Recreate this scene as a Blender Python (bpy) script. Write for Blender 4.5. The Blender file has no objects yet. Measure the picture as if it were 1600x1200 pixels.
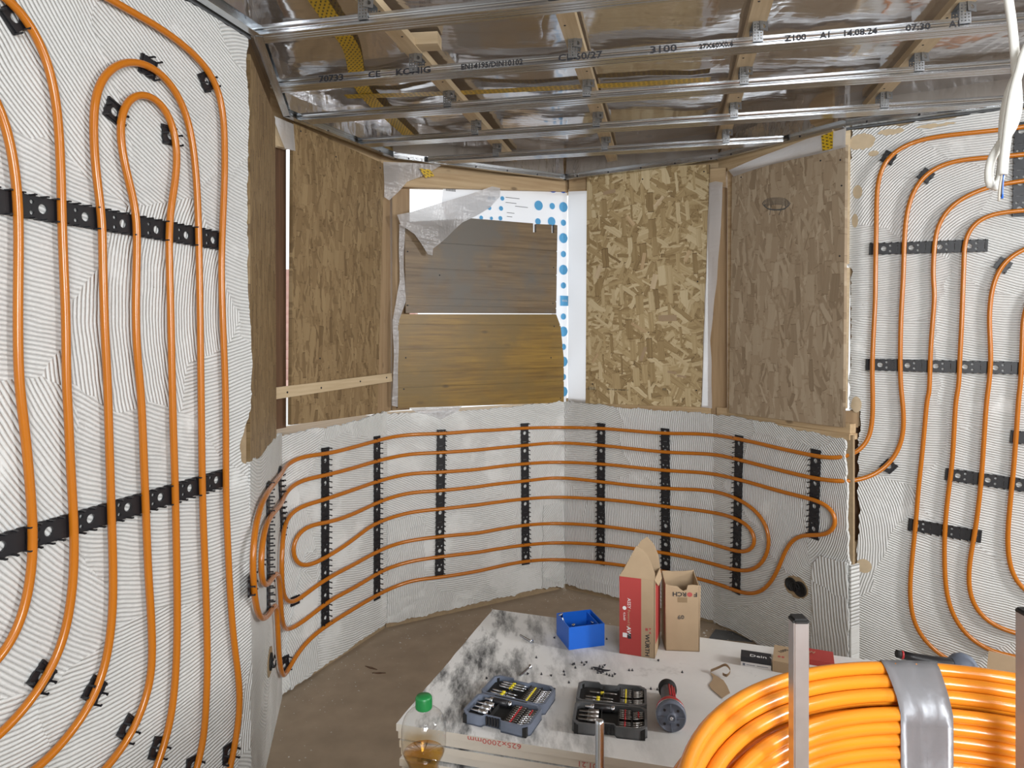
import bpy, bmesh, math, random
from mathutils import Vector, Matrix
random.seed(7)
SC = bpy.context.scene
COL = SC.collection
# ---------------------------------------------------------------- camera, world, light, exposure
FPX, CAMH, HORY = 1080.0, 1.5, 520.0
cd = bpy.data.cameras.new('camera'); cam = bpy.data.objects.new('camera', cd); COL.objects.link(cam)
cam.location = (0, 0, CAMH); cam.rotation_euler = (math.pi/2, 0, 0)
cd.sensor_fit = 'HORIZONTAL'; cd.sensor_width = 36; cd.lens = FPX/1600*36
cd.shift_y = -(600-HORY)/1600.0; cd.clip_start = 0.02
SC.camera = cam
SC.view_settings.view_transform = 'Standard'; SC.view_settings.look = 'None'
SC.view_settings.gamma = 1; SC.view_settings.use_curve_mapping = False
SC.view_settings.exposure = 0.02
SC.cycles.transparent_max_bounces = 16
w = bpy.data.worlds.new('sky'); SC.world = w; w.use_nodes = True
bg = w.node_tree.nodes['Background']; bg.inputs[0].default_value = (0.93, 0.97, 1, 1); bg.inputs[1].default_value = 1.35

def area(name, loc, target, sx, sy, power, col):
    l = bpy.data.lights.new(name, 'AREA'); l.shape = 'RECTANGLE'; l.size = sx; l.size_y = sy
    l.energy = power; l.color = col
    o = bpy.data.objects.new(name, l); COL.objects.link(o); o.location = loc
    o.rotation_euler = (Vector(target)-Vector(loc)).to_track_quat('-Z', 'Y').to_euler()
    return o
area('side_window_light', (3.25, 0.35, 2.0), (0.3, 2.6, 1.1), 0.45, 0.6, 60, (1, 0.985, 0.97))
area('back_window_light', (0.7, -1.40, 1.75), (0.6, 3.0, 1.2), 1.1, 0.9, 80, (0.95, 0.98, 1))

# ---------------------------------------------------------------- materials
def nodes_of(m):
    m.use_nodes = True; nt = m.node_tree
    return nt, nt.nodes, nt.links, nt.nodes['Principled BSDF']
def N(nt, t, **kw):
    n = nt.nodes.new(t)
    for k, v in kw.items():
        if k == 'inp':
            for kk, vv in v.items(): n.inputs[kk].default_value = vv
        else: setattr(n, k, v)
    return n
def mth(nt, op, a, b=None, c=None):
    n = nt.nodes.new('ShaderNodeMath'); n.operation = op
    for i, v in enumerate((a, b, c)):
        if v is None: continue
        if isinstance(v, (int, float)): n.inputs[i].default_value = v
        else: nt.links.new(v, n.inputs[i])
    return n.outputs[0]
def vmth(nt, op, a, b=None):
    n = nt.nodes.new('ShaderNodeVectorMath'); n.operation = op
    for i, v in enumerate((a, b)):
        if v is None: continue
        if isinstance(v, (tuple, list)): n.inputs[i].default_value = v
        else: nt.links.new(v, n.inputs[i])
    return n
def mixc(nt, f, a, b, bt='MIX'):
    n = nt.nodes.new('ShaderNodeMix'); n.data_type = 'RGBA'; n.blend_type = bt
    for i, v in ((0, f), (6, a), (7, b)):
        if isinstance(v, (int, float)): n.inputs[i].default_value = v
        elif isinstance(v, (tuple, list)): n.inputs[i].default_value = (*v[:3], 1)
        else: nt.links.new(v, n.inputs[i])
    return n.outputs[2]
def ramp(nt, f, stops):
    n = nt.nodes.new('ShaderNodeValToRGB'); e = n.color_ramp.elements
    while len(e) < len(stops): e.new(0.5)
    for i, (p, c) in enumerate(stops):
        e[i].position = p; e[i].color = (*c, 1) if isinstance(c, (tuple, list)) else (c, c, c, 1)
    nt.links.new(f, n.inputs[0]); return n.outputs[0]
def mapping(nt, vec, scale=(1, 1, 1), rot=(0, 0, 0), loc=(0, 0, 0)):
    n = nt.nodes.new('ShaderNodeMapping')
    n.inputs['Scale'].default_value = scale; n.inputs['Rotation'].default_value = rot; n.inputs['Location'].default_value = loc
    nt.links.new(vec, n.inputs[0]); return n.outputs[0]
def noise(nt, vec, scale, detail=3, rough=0.5):
    n = nt.nodes.new('ShaderNodeTexNoise'); n.inputs['Scale'].default_value = scale
    n.inputs['Detail'].default_value = detail; n.inputs['Roughness'].default_value = rough
    nt.links.new(vec, n.inputs['Vector']); return n.outputs['Fac']
def objco(nt, rnd=True):
    tc = nt.nodes.new('ShaderNodeTexCoord')
    if not rnd: return tc.outputs['Object']
    oi = nt.nodes.new('ShaderNodeObjectInfo')
    off = mth(nt, 'MULTIPLY', oi.outputs['Random'], 17.0)
    cx = nt.nodes.new('ShaderNodeCombineXYZ'); nt.links.new(off, cx.inputs[0]); nt.links.new(off, cx.inputs[1])
    return vmth(nt, 'ADD', tc.outputs['Object'], cx.outputs[0]).outputs[0]
def bump(nt, h, bs, strength=1.0, dist=0.002):
    b = nt.nodes.new('ShaderNodeBump'); b.inputs['Strength'].default_value = strength; b.inputs['Distance'].default_value = dist
    nt.links.new(h, b.inputs['Height']); nt.links.new(b.outputs[0], bs.inputs['Normal'])

def simple(name, col, rough=0.5, metal=0.0, nvar=0.0, nscale=20, bmp=0, spec=0.5, coat=0):
    m = bpy.data.materials.new(name); nt, n, l, bs = nodes_of(m)
    bs.inputs['Roughness'].default_value = rough; bs.inputs['Metallic'].default_value = metal
    bs.inputs['Specular IOR Level'].default_value = spec; bs.inputs['Coat Weight'].default_value = coat
    co = objco(nt); nz = noise(nt, co, nscale, 4)
    d = tuple(max(0, c*(1-nvar)) for c in col); u = tuple(min(1, c*(1+nvar)) for c in col)
    l.new(mixc(nt, nz, d, u), bs.inputs['Base Color'])
    if bmp: bump(nt, nz, bs, 1.0, bmp)
    return m

def plaster_material(name, pitch=0.0098, cells=1.8, far=1.6, smear=0.27, vert=False, dist=0.0038):
    m = bpy.data.materials.new(name); nt, n, l, bs = nodes_of(m)
    co = objco(nt)
    flat = vmth(nt, 'MULTIPLY', co, (1, 1, 0)).outputs[0]
    nz = nt.nodes.new('ShaderNodeTexNoise'); nz.inputs['Scale'].default_value = 3.5; nz.inputs['Detail'].default_value = 3
    l.new(flat, nz.inputs['Vector'])
    dv = vmth(nt, 'MULTIPLY', vmth(nt, 'SUBTRACT', nz.outputs['Color'], (0.5, 0.5, 0.5)).outputs[0], (0.28, 0.28, 0)).outputs[0]
    wp = vmth(nt, 'ADD', flat, dv).outputs[0]
    vo = nt.nodes.new('ShaderNodeTexVoronoi'); vo.inputs['Scale'].default_value = cells; vo.voronoi_dimensions = '2D'
    l.new(wp, vo.inputs['Vector'])
    k = far if not vert else far
    sc = (k*1.0, k*2.4, 0) if not vert else (k*3.0, k*0.8, 0)
    off = vmth(nt, 'MULTIPLY', vmth(nt, 'SUBTRACT', vo.outputs['Color'], (0.5, 0.5, 0.5)).outputs[0], sc).outputs[0]
    # push the arc centres away so that the combing curves gently
    sg = (0.25, 1.3, 0) if not vert else (1.6, 0.2, 0)
    cen = vmth(nt, 'ADD', vmth(nt, 'ADD', vo.outputs['Position'], off).outputs[0], sg).outputs[0]
    d = vmth(nt, 'LENGTH', vmth(nt, 'SUBTRACT', flat, cen).outputs[0]).outputs['Value']
    wob = noise(nt, flat, 6.0, 2)
    d2 = mth(nt, 'ADD', d, mth(nt, 'MULTIPLY', wob, 0.02))
    s = mth(nt, 'SINE', mth(nt, 'MULTIPLY', d2, 2*math.pi/pitch))
    s = mth(nt, 'MULTIPLY_ADD', s, 0.5, 0.5)
    s = mth(nt, 'POWER', s, 0.42)
    mk = ramp(nt, noise(nt, mapping(nt, flat, loc=(5, 3, 0)), 4.0, 4, 0.6), [(smear, 0.0), (smear+0.12, 1.0)])
    fine = noise(nt, flat, 140.0, 3, 0.6)
    lump = noise(nt, flat, 38.0, 4, 0.6)
    edge = nt.nodes.new('ShaderNodeTexVoronoi'); edge.feature = 'DISTANCE_TO_EDGE'; edge.inputs['Scale'].default_value = cells; edge.voronoi_dimensions = '2D'
    l.new(wp, edge.inputs['Vector'])
    em = ramp(nt, edge.outputs['Distance'], [(0.0, 1.0), (0.035, 0.0)])
    h = mth(nt, 'ADD', mth(nt, 'MULTIPLY', s, mk), mth(nt, 'MULTIPLY', fine, 0.35))
    h = mth(nt, 'ADD', h, mth(nt, 'MULTIPLY', lump, 0.30))
    h = mth(nt, 'ADD', h, mth(nt, 'MULTIPLY', em, mth(nt, 'MULTIPLY', lump, 1.0)))
    bump(nt, h, bs, 1.0, dist)
    blot = noise(nt, flat, 2.2, 5, 0.6)
    c = mixc(nt, blot, (0.60, 0.61, 0.60), (0.80, 0.81, 0.80))
    # pits: little dark pinholes in the coat
    pit = nt.nodes.new('ShaderNodeTexVoronoi'); pit.inputs['Scale'].default_value = 22; l.new(flat, pit.inputs['Vector'])
    pm = ramp(nt, pit.outputs['Distance'], [(0.03, 1.0), (0.06, 0.0)])
    pm = mth(nt, 'MULTIPLY', pm, ramp(nt, noise(nt, flat, 5, 2), [(0.55, 0.0), (0.62, 1.0)]))
    c = mixc(nt, mth(nt, 'MULTIPLY', pm, 0.6), c, (0.3, 0.28, 0.25))
    l.new(c, bs.inputs['Base Color']); bs.inputs['Roughness'].default_value = 0.85
    bs.inputs['Specular IOR Level'].default_value = 0.25
    return m

def osb_material(name, cols, ln=9, wd=42, vertical=False, contrast=1.0):
    m = bpy.data.materials.new(name); nt, n, l, bs = nodes_of(m)
    co = vmth(nt, 'MULTIPLY', objco(nt), (1, 1, 0)).outputs[0]
    wn = nt.nodes.new('ShaderNodeTexNoise'); wn.inputs['Scale'].default_value = 25; l.new(co, wn.inputs['Vector'])
    co2 = vmth(nt, 'ADD', co, vmth(nt, 'MULTIPLY', vmth(nt, 'SUBTRACT', wn.outputs['Color'], (0.5, 0.5, 0.5)).outputs[0], (0.012, 0.012, 0)).outputs[0]).outputs[0]
    val = mth(nt, 'MULTIPLY', noise(nt, mapping(nt, co2, scale=(30, 90, 1)), 1.0, 3), 0.7)
    angs = [0.2, 1.7, 0.9, 2.5, 1.35, 0.05, 2.9, 2.0, 0.6, 1.5] if not vertical else [1.45, 1.75, 1.2, 1.62, 1.3, 1.9, 1.55, 1.1, 1.5, 1.68]
    for i, a in enumerate(angs):
        mp = mapping(nt, mapping(nt, co2, rot=(0, 0, a)), scale=(ln*(.8+.12*(i % 4)), wd*(1.15-.14*(i % 5)), 1), loc=(3.1*i, 1.7*i, 0))
        v = nt.nodes.new('ShaderNodeTexVoronoi'); v.voronoi_dimensions = '2D'; v.inputs['Scale'].default_value = 1.0; v.inputs['Randomness'].default_value = 0.8
        l.new(mp, v.inputs['Vector'])
        sp = nt.nodes.new('ShaderNodeSeparateColor'); l.new(v.outputs['Color'], sp.inputs[0])
        df = vmth(nt, 'ABSOLUTE', vmth(nt, 'SUBTRACT', mp, v.outputs['Position']).outputs[0]).outputs[0]
        sx = nt.nodes.new('ShaderNodeSeparateXYZ'); l.new(df, sx.inputs[0])
        mk = mth(nt, 'MULTIPLY', mth(nt, 'LESS_THAN', sx.outputs[0], .40), mth(nt, 'LESS_THAN', sx.outputs[1], mth(nt, 'MULTIPLY_ADD', sp.outputs[0], .35, .08)))
        mk = mth(nt, 'MULTIPLY', mk, mth(nt, 'GREATER_THAN', sp.outputs[2], .35))
        g = noise(nt, mapping(nt, mp, scale=(0.5, 6, 1)), 1.0, 3)
        edge = mth(nt, 'MULTIPLY', mth(nt, 'GREATER_THAN', sx.outputs[0], .37), .18)
        cv = mth(nt, 'SUBTRACT', mth(nt, 'MULTIPLY_ADD', g, 0.4*contrast, mth(nt, 'MULTIPLY', sp.outputs[1], 0.6)), edge)
        mx = nt.nodes.new('ShaderNodeMix'); mx.data_type = 'FLOAT'
        l.new(mk, mx.inputs[0]); l.new(val, mx.inputs[2]); l.new(cv, mx.inputs[3]); val = mx.outputs[0]
    c = ramp(nt, val, [(0.05, cols[0]), (0.32, cols[1]), (0.55, cols[2]), (0.85, cols[3])])
    l.new(c, bs.inputs['Base Color']); bs.inputs['Roughness'].default_value = 0.6
    bump(nt, val, bs, 0.5, 0.0008)
    return m

def wood_material(name, c1, c2, scale=1.0, axis='x', rough=0.6, knots=True, stain=None):
    m = bpy.data.materials.new(name); nt, n, l, bs = nodes_of(m)
    co = objco(nt)
    s = (1.5, 30, 30) if axis == 'x' else (30, 1.5, 30) if axis == 'y' else (30, 30, 1.5)
    mp = mapping(nt, co, scale=tuple(v*scale for v in s))
    g = noise(nt, mp, 2.0, 5, 0.65)
    g2 = noise(nt, mp, 0.5, 2)
    f = ramp(nt, mth(nt, 'ADD', mth(nt, 'MULTIPLY', g, 0.6), mth(nt, 'MULTIPLY', g2, 0.4)), [(0.32, 0.0), (0.66, 1.0)])
    c = mixc(nt, f, c1, c2)
    if knots:
        sk = (5, 11, 11) if axis == 'x' else (11, 5, 11) if axis == 'y' else (11, 11, 5)
        v = nt.nodes.new('ShaderNodeTexVoronoi'); v.inputs['Scale'].default_value = 1; l.new(mapping(nt, co, scale=sk), v.inputs['Vector'])
        km = ramp(nt, v.outputs['Distance'], [(0.06, 1.0), (0.13, 0.0)])
        c = mixc(nt, mth(nt, 'MULTIPLY', km, 0.7), c, tuple(x*0.35 for x in c1))
    if stain:
        sm = ramp(nt, noise(nt, co, 3.0, 4, 0.6), [(0.42, 0.0), (0.62, 1.0)])
        c = mixc(nt, sm, c, stain)
    l.new(c, bs.inputs['Base Color']); bs.inputs['Roughness'].default_value = rough
    bump(nt, g, bs, 0.4, 0.001)
    return m

def film_material(name, tint, alpha=0.5, rough=0.15, wr=4.0, dist=0.02, transl=False, fk=1.2):
    m = bpy.data.materials.new(name); m.use_nodes = True; nt = m.node_tree; l = nt.links
    nt.nodes.clear(); out = nt.nodes.new('ShaderNodeOutputMaterial')
    co = objco(nt)
    a = noise(nt, mapping(nt, co, scale=(1, 3.2, 1), rot=(0, 0, 0.5)), wr, 4, 0.45)
    b = noise(nt, mapping(nt, co, scale=(4.0, 1, 1), rot=(0, 0, -0.4)), wr*0.8, 3, 0.5)
    h = mth(nt, 'ADD', mth(nt, 'ABSOLUTE', mth(nt, 'SUBTRACT', a, 0.5)), mth(nt, 'ABSOLUTE', mth(nt, 'SUBTRACT', b, 0.5)))
    bp = nt.nodes.new('ShaderNodeBump'); bp.inputs['Strength'].default_value = 1; bp.inputs['Distance'].default_value = dist
    l.new(h, bp.inputs['Height'])
    gl = nt.nodes.new('ShaderNodeBsdfGlossy'); gl.inputs['Roughness'].default_value = rough; gl.inputs['Color'].default_value = (0.9, 0.9, 0.92, 1); l.new(bp.outputs[0], gl.inputs['Normal'])
    df = nt.nodes.new('ShaderNodeBsdfDiffuse'); df.inputs['Color'].default_value = (*tint, 1); l.new(bp.outputs[0], df.inputs['Normal'])
    tr = nt.nodes.new('ShaderNodeBsdfTransparent'); tr.inputs['Color'].default_value = (0.95, 0.95, 0.95, 1)
    base = df
    if transl:
        tl = nt.nodes.new('ShaderNodeBsdfTranslucent'); tl.inputs['Color'].default_value = (*tint, 1)
        mx0 = nt.nodes.new('ShaderNodeMixShader'); mx0.inputs[0].default_value = 0.6
        l.new(df.outputs[0], mx0.inputs[1]); l.new(tl.outputs[0], mx0.inputs[2]); base = mx0
    m1 = nt.nodes.new('ShaderNodeMixShader'); m1.inputs[0].default_value = alpha
    l.new(tr.outputs[0], m1.inputs[1]); l.new(base.outputs[0], m1.inputs[2])
    fr = nt.nodes.new('ShaderNodeFresnel'); fr.inputs[0].default_value = 1.5; l.new(bp.outputs[0], fr.inputs[1])
    m2 = nt.nodes.new('ShaderNodeMixShader'); l.new(mth(nt, 'MULTIPLY', fr.outputs[0], fk), m2.inputs[0])
    l.new(m1.outputs[0], m2.inputs[1]); l.new(gl.outputs[0], m2.inputs[2]); l.new(m2.outputs[0], out.inputs[0])
    return m

def metal_material():
    m = bpy.data.materials.new('galvanised_steel'); nt, n, l, bs = nodes_of(m)
    co = objco(nt); g = noise(nt, mapping(nt, co, scale=(2, 60, 60)), 2, 4)
    l.new(mixc(nt, g, (0.42, 0.44, 0.46), (0.72, 0.74, 0.76)), bs.inputs['Base Color'])
    bs.inputs['Metallic'].default_value = 1
    l.new(mth(nt, 'MULTIPLY_ADD', g, 0.2, 0.14), bs.inputs['Roughness'])
    bump(nt, g, bs, 0.4, 0.0006)
    return m

def drywall_material():
    m = bpy.data.materials.new('dusty_plasterboard_face'); nt, n, l, bs = nodes_of(m)
    tc = nt.nodes.new('ShaderNodeTexCoord'); co = tc.outputs['Object']
    sm = noise(nt, mapping(nt, co, scale=(1, 1.0, 1), rot=(0, 0, 0.9)), 1.0, 2)
    st = noise(nt, mapping(nt, co, scale=(11, 3.2, 1), rot=(0, 0, 0.5)), 1.6, 8, 0.68)
    sp = nt.nodes.new('ShaderNodeSeparateXYZ'); l.new(co, sp.inputs[0])
    # soot-like smear lies along the left part of the sheet
    lx = ramp(nt, mth(nt, 'ADD', sp.outputs[0], mth(nt, 'MULTIPLY', sm, 0.25)), [(0.12, 1.0), (0.50, 0.0)])
    f = mth(nt, 'MULTIPLY', lx, ramp(nt, st, [(0.44, 0.0), (0.60, 1.0)]))
    c = mixc(nt, noise(nt, co, 9, 5, 0.6), (0.60, 0.60, 0.59), (0.80, 0.80, 0.79))
    c = mixc(nt, mth(nt, 'MULTIPLY', f, 0.95), c, (0.045, 0.047, 0.05))
    d3 = ramp(nt, noise(nt, mapping(nt, co, loc=(4, 9, 0)), 7, 6, 0.7), [(0.63, 0.0), (0.75, 1.0)])
    c = mixc(nt, mth(nt, 'MULTIPLY', d3, 0.45), c, (0.16, 0.15, 0.14))
    l.new(c, bs.inputs['Base Color']); bs.inputs['Roughness'].default_value = 0.8
    return m

M = {}
M['plaster'] = plaster_material('combed_plaster')
M['plaster_v'] = plaster_material('combed_plaster_upright', vert=True, pitch=0.0105, cells=2.0, smear=0.27)
M['plaster_c'] = plaster_material('coarse_combed_plaster', vert=True, pitch=0.015, cells=1.2, smear=0.15, dist=0.006)
M['plaster_f'] = plaster_material('fine_combed_plaster', pitch=0.0105, cells=1.6, smear=0.36, dist=0.0032)
M['board'] = simple('tan_fibreboard', (0.34, 0.25, 0.15), 0.85, nvar=0.2, nscale=60, bmp=0.001)
M['bare'] = simple('bare_tan_board', (0.50, 0.40, 0.27), 0.9, nvar=0.15, nscale=30)
M['pipe'] = simple('orange_plastic_pipe', (0.50, 0.155, 0.008), 0.26, nvar=0.05, nscale=6, coat=0.15)
M['coilpipe_lit'] = simple('lit_orange_pipe', (0.80, 0.27, 0.018), 0.24, nvar=0.04, nscale=5, coat=0.3)  # the pipe orange made lighter: nearness to the light painted into the coil
M['black'] = simple('black_plastic', (0.012, 0.012, 0.015), 0.42, nvar=0.2)
M['blackmatte'] = simple('black_rubber', (0.012, 0.012, 0.012), 0.7, nvar=0.2)
M['grey'] = simple('grey_blue_plastic', (0.14, 0.165, 0.22), 0.5, nvar=0.1)
M['grey2'] = simple('dusty_grey_plastic', (0.10, 0.105, 0.11), 0.6, nvar=0.25, nscale=60)
M['steel'] = metal_material()
M['bright'] = simple('zinc_steel', (0.62, 0.65, 0.7), 0.22, 1.0, nvar=0.1)
M['dull'] = simple('dark_bit_steel', (0.22, 0.21, 0.20), 0.35, 1.0, nvar=0.2)
M['alu'] = simple('brushed_aluminium', (0.50, 0.49, 0.48), 0.38, 0.75, nvar=0.12, nscale=40)
M['osb_l'] = osb_material('worn_osb', [(0.12, 0.073, 0.03), (0.215, 0.14, 0.065), (0.265, 0.18, 0.088), (0.33, 0.235, 0.12)], 9, 44, True, 0.8)
M['osb_d'] = osb_material('bright_osb', [(0.12, 0.072, 0.03), (0.32, 0.225, 0.105), (0.46, 0.345, 0.18), (0.64, 0.53, 0.33)], 8, 30, False, 1.3)
M['osb_r'] = osb_material('greyed_osb', [(0.24, 0.175, 0.11), (0.36, 0.275, 0.185), (0.42, 0.335, 0.235), (0.50, 0.41, 0.30)], 7, 34, True, 0.5)
M['wood_x'] = wood_material('pine_lengthwise', (0.38, 0.25, 0.13), (0.60, 0.45, 0.27), 1, 'x')
M['wood_y'] = wood_material('pine_upright', (0.26, 0.165, 0.085), (0.42, 0.29, 0.16), 1, 'y')
M['wood_pale'] = wood_material('pale_spruce', (0.50, 0.38, 0.23), (0.68, 0.55, 0.37), 1, 'x', knots=False)
M['wood_dark'] = wood_material('dark_stained_timber', (0.07, 0.035, 0.018), (0.16, 0.085, 0.045), 1, 'y', knots=False)
M['shutter_u'] = wood_material('greyed_lacquered_planks', (0.10, 0.062, 0.03), (0.24, 0.165, 0.085), 1.3, 'x', 0.45, True, (0.13, 0.115, 0.095))
M['shutter_l'] = wood_material('yellow_lacquered_planks', (0.12, 0.06, 0.008), (0.33, 0.195, 0.028), 1.3, 'x', 0.4, True, (0.19, 0.12, 0.03))
M['deck'] = wood_material('brown_roof_boards', (0.25, 0.195, 0.15), (0.33, 0.265, 0.21), 0.5, 'x', 0.7, False)
M['floor'] = simple('dusty_brown_chipboard_floor', (0.34, 0.27, 0.195), 0.8, nvar=0.28, nscale=9, bmp=0.002)
M['film'] = film_material('glossy_clear_film', (0.42, 0.35, 0.29), 0.38, 0.10, 1.5, 0.007, fk=0.55)
M['film_skirt'] = film_material('milky_skirt_film', (0.40, 0.37, 0.34), 0.85, 0.2, 4, 0.01)
M['white_film'] = film_material('milky_film', (0.80, 0.80, 0.82), 0.80, 0.3, 9, 0.01, True)
M['dot_film'] = film_material('white_printed_film', (0.90, 0.92, 0.96), 0.93, 0.35, 8, 0.0015, True)
M['blue'] = simple('bright_blue_plastic', (0.012, 0.13, 0.62), 0.35, nvar=0.05)
M['dotblue'] = simple('pale_blue_print', (0.10, 0.42, 0.78), 0.6, nvar=0.05)
M['dotblue2'] = simple('deep_blue_print', (0.01, 0.08, 0.45), 0.6)
M['card'] = simple('brown_cardboard', (0.40, 0.29, 0.18), 0.8, nvar=0.1, nscale=30)
M['cardred'] = simple('red_printed_card', (0.40, 0.045, 0.04), 0.6, nvar=0.06)
M['red'] = simple('red_plastic', (0.42, 0.02, 0.025), 0.4)
M['ink'] = simple('black_ink', (0.02, 0.02, 0.025), 0.6)
M['whiteink'] = simple('white_ink', (0.75, 0.75, 0.75), 0.6)
M['redink'] = simple('red_ink', (0.42, 0.08, 0.07), 0.7)
M['yellow'] = simple('yellow_band', (0.8, 0.65, 0.03), 0.5)
M['green'] = simple('green_cap_plastic', (0.012, 0.20, 0.05), 0.4)
M['cable'] = simple('white_cable_sheath', (0.74, 0.74, 0.70), 0.45, nvar=0.04)
M['tape'] = simple('silver_duct_tape', (0.46, 0.47, 0.50), 0.36, 0.35, nvar=0.15, nscale=18, bmp=0.002)
M['dry'] = drywall_material()
M['dryedge'] = simple('paper_board_edge', (0.50, 0.46, 0.40), 0.8, nvar=0.12, nscale=12)
M['crumb'] = simple('plaster_crumbs', (0.62, 0.60, 0.56), 0.9, nvar=0.2)
M['roof'] = simple('red_roof_tiles', (0.62, 0.40, 0.34), 0.8, nvar=0.3, nscale=3)
M['render'] = simple('pale_house_render', (0.75, 0.73, 0.7), 0.9)
M['backwall'] = simple('bare_grey_wall', (0.42, 0.41, 0.39), 0.9)

def tape_material():
    m = bpy.data.materials.new('yellow_printed_tape'); nt, n, l, bs = nodes_of(m)
    tc = nt.nodes.new('ShaderNodeTexCoord')
    br = nt.nodes.new('ShaderNodeTexBrick'); br.inputs['Scale'].default_value = 1.0
    l.new(mapping(nt, tc.outputs['UV'], scale=(55, 75, 1), rot=(0, 0, 0.55)), br.inputs['Vector'])
    br.inputs['Color1'].default_value = (0.02, 0.02, 0.02, 1); br.inputs['Color2'].default_value = (0.02, 0.02, 0.02, 1)
    br.inputs['Mortar'].default_value = (0.66, 0.43, 0.02, 1); br.inputs['Mortar Size'].default_value = 0.28
    br.inputs['Brick Width'].default_value = 1.3; br.inputs['Row Height'].default_value = 0.9; br.offset = 0.4
    gaps = noise(nt, mapping(nt, tc.outputs['UV'], scale=(60, 60, 1)), 3.0, 3)
    f = ramp(nt, gaps, [(0.48, 0.0), (0.54, 1.0)])
    c = mixc(nt, mth(nt, 'MULTIPLY', f, 0.5), br.outputs['Color'], (0.66, 0.43, 0.02))
    l.new(c, bs.inputs['Base Color']); bs.inputs['Roughness'].default_value = 0.35
    return m
M['ytape'] = tape_material()
def clear_material(name, col, tr):
    m = bpy.data.materials.new(name); m.use_nodes = True; nt = m.node_tree; l = nt.links; nt.nodes.clear()
    out = nt.nodes.new('ShaderNodeOutputMaterial'); t = nt.nodes.new('ShaderNodeBsdfTransparent'); t.inputs[0].default_value = (*col, 1)
    g = nt.nodes.new('ShaderNodeBsdfGlossy'); g.inputs['Roughness'].default_value = 0.04
    fr = nt.nodes.new('ShaderNodeLayerWeight'); fr.inputs[0].default_value = 0.5
    mx = nt.nodes.new('ShaderNodeMixShader'); l.new(mth(nt, 'MULTIPLY_ADD', mth(nt, 'POWER', fr.outputs['Facing'], 4.0), tr, 0.05), mx.inputs[0]); l.new(t.outputs[0], mx.inputs[1]); l.new(g.outputs[0], mx.inputs[2])
    l.new(mx.outputs[0], out.inputs[0]); return m
M['pet'] = clear_material('clear_bottle_plastic', (0.955, 0.96, 0.96), 0.85)
def liquid_material():
    m = bpy.data.materials.new('apple_juice'); nt, n, l, bs = nodes_of(m)
    bs.inputs['Base Color'].default_value = (0.93, 0.70, 0.22, 1); bs.inputs['Transmission Weight'].default_value = 1
    bs.inputs['IOR'].default_value = 1.2; bs.inputs['Roughness'].default_value = 0.0; return m
M['juice'] = clear_material('apple_juice', (0.88, 0.66, 0.22), 0.6)

# ---------------------------------------------------------------- geometry helpers
def finish(name, bm, mat, parent=None, matrix=None, smooth=False, tags=None):
    me = bpy.data.meshes.new(name); bmesh.ops.recalc_face_normals(bm, faces=bm.faces); bm.to_mesh(me); bm.free()
    return link(name, me, mat, parent, matrix, smooth, tags)
def link(name, me, mat, parent=None, matrix=None, smooth=False, tags=None):
    mats = mat if isinstance(mat, (list, tuple)) else [mat]
    if len(me.materials): me.materials.clear()
    for mm in mats: me.materials.append(M[mm] if isinstance(mm, str) else mm)
    if smooth:
        for p in me.polygons: p.use_smooth = True
    o = bpy.data.objects.new(name, me); COL.objects.link(o)
    if parent is not None: o.parent = parent
    if matrix is not None: o.matrix_local = matrix
    if tags: tag(o, *tags)
    return o
def tag(o, label, cat, group=None):
    o['label'] = label; o['category'] = cat
    if group: o['group'] = group
    return o
def struct(o): o['kind'] = 'structure'; return o
def empty(name, matrix, label, cat, group=None):
    o = bpy.data.objects.new(name, None); COL.objects.link(o); o.empty_display_size = 0.05
    o.matrix_world = matrix if isinstance(matrix, Matrix) else Matrix.Translation(matrix)
    return tag(o, label, cat, group)
def copy_tree(o, parent=None):
    c = o.copy(); COL.objects.link(c)
    if parent is not None: c.parent = parent
    for ch in [x for x in list(COL.objects) if x.parent == o]: copy_tree(ch, c)
    return c
def box(bm, x0, x1, y0, y1, z0, z1, mi=0, mat=None):
    vs = [bm.verts.new(Vector(p) if mat is None else mat @ Vector(p)) for p in
          [(x0,y0,z0),(x1,y0,z0),(x1,y1,z0),(x0,y1,z0),(x0,y0,z1),(x1,y0,z1),(x1,y1,z1),(x0,y1,z1)]]
    for f in [(0,3,2,1),(4,5,6,7),(0,1,5,4),(1,2,6,5),(2,3,7,6),(3,0,4,7)]:
        fc = bm.faces.new([vs[i] for i in f]); fc.material_index = mi
    return vs
def prism(bm, pts, z0, z1, mi=0):
    """pts: 2-D outline (convex or concave), extruded z0..z1"""
    a = [bm.verts.new((p[0], p[1], z0)) for p in pts]; b = [bm.verts.new((p[0], p[1], z1)) for p in pts]
    f = [bm.faces.new(a), bm.faces.new(b)]; n = len(pts)
    for i in range(n): f.append(bm.faces.new((a[i], a[(i+1) % n], b[(i+1) % n], b[i])))
    for x in f: x.material_index = mi
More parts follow.
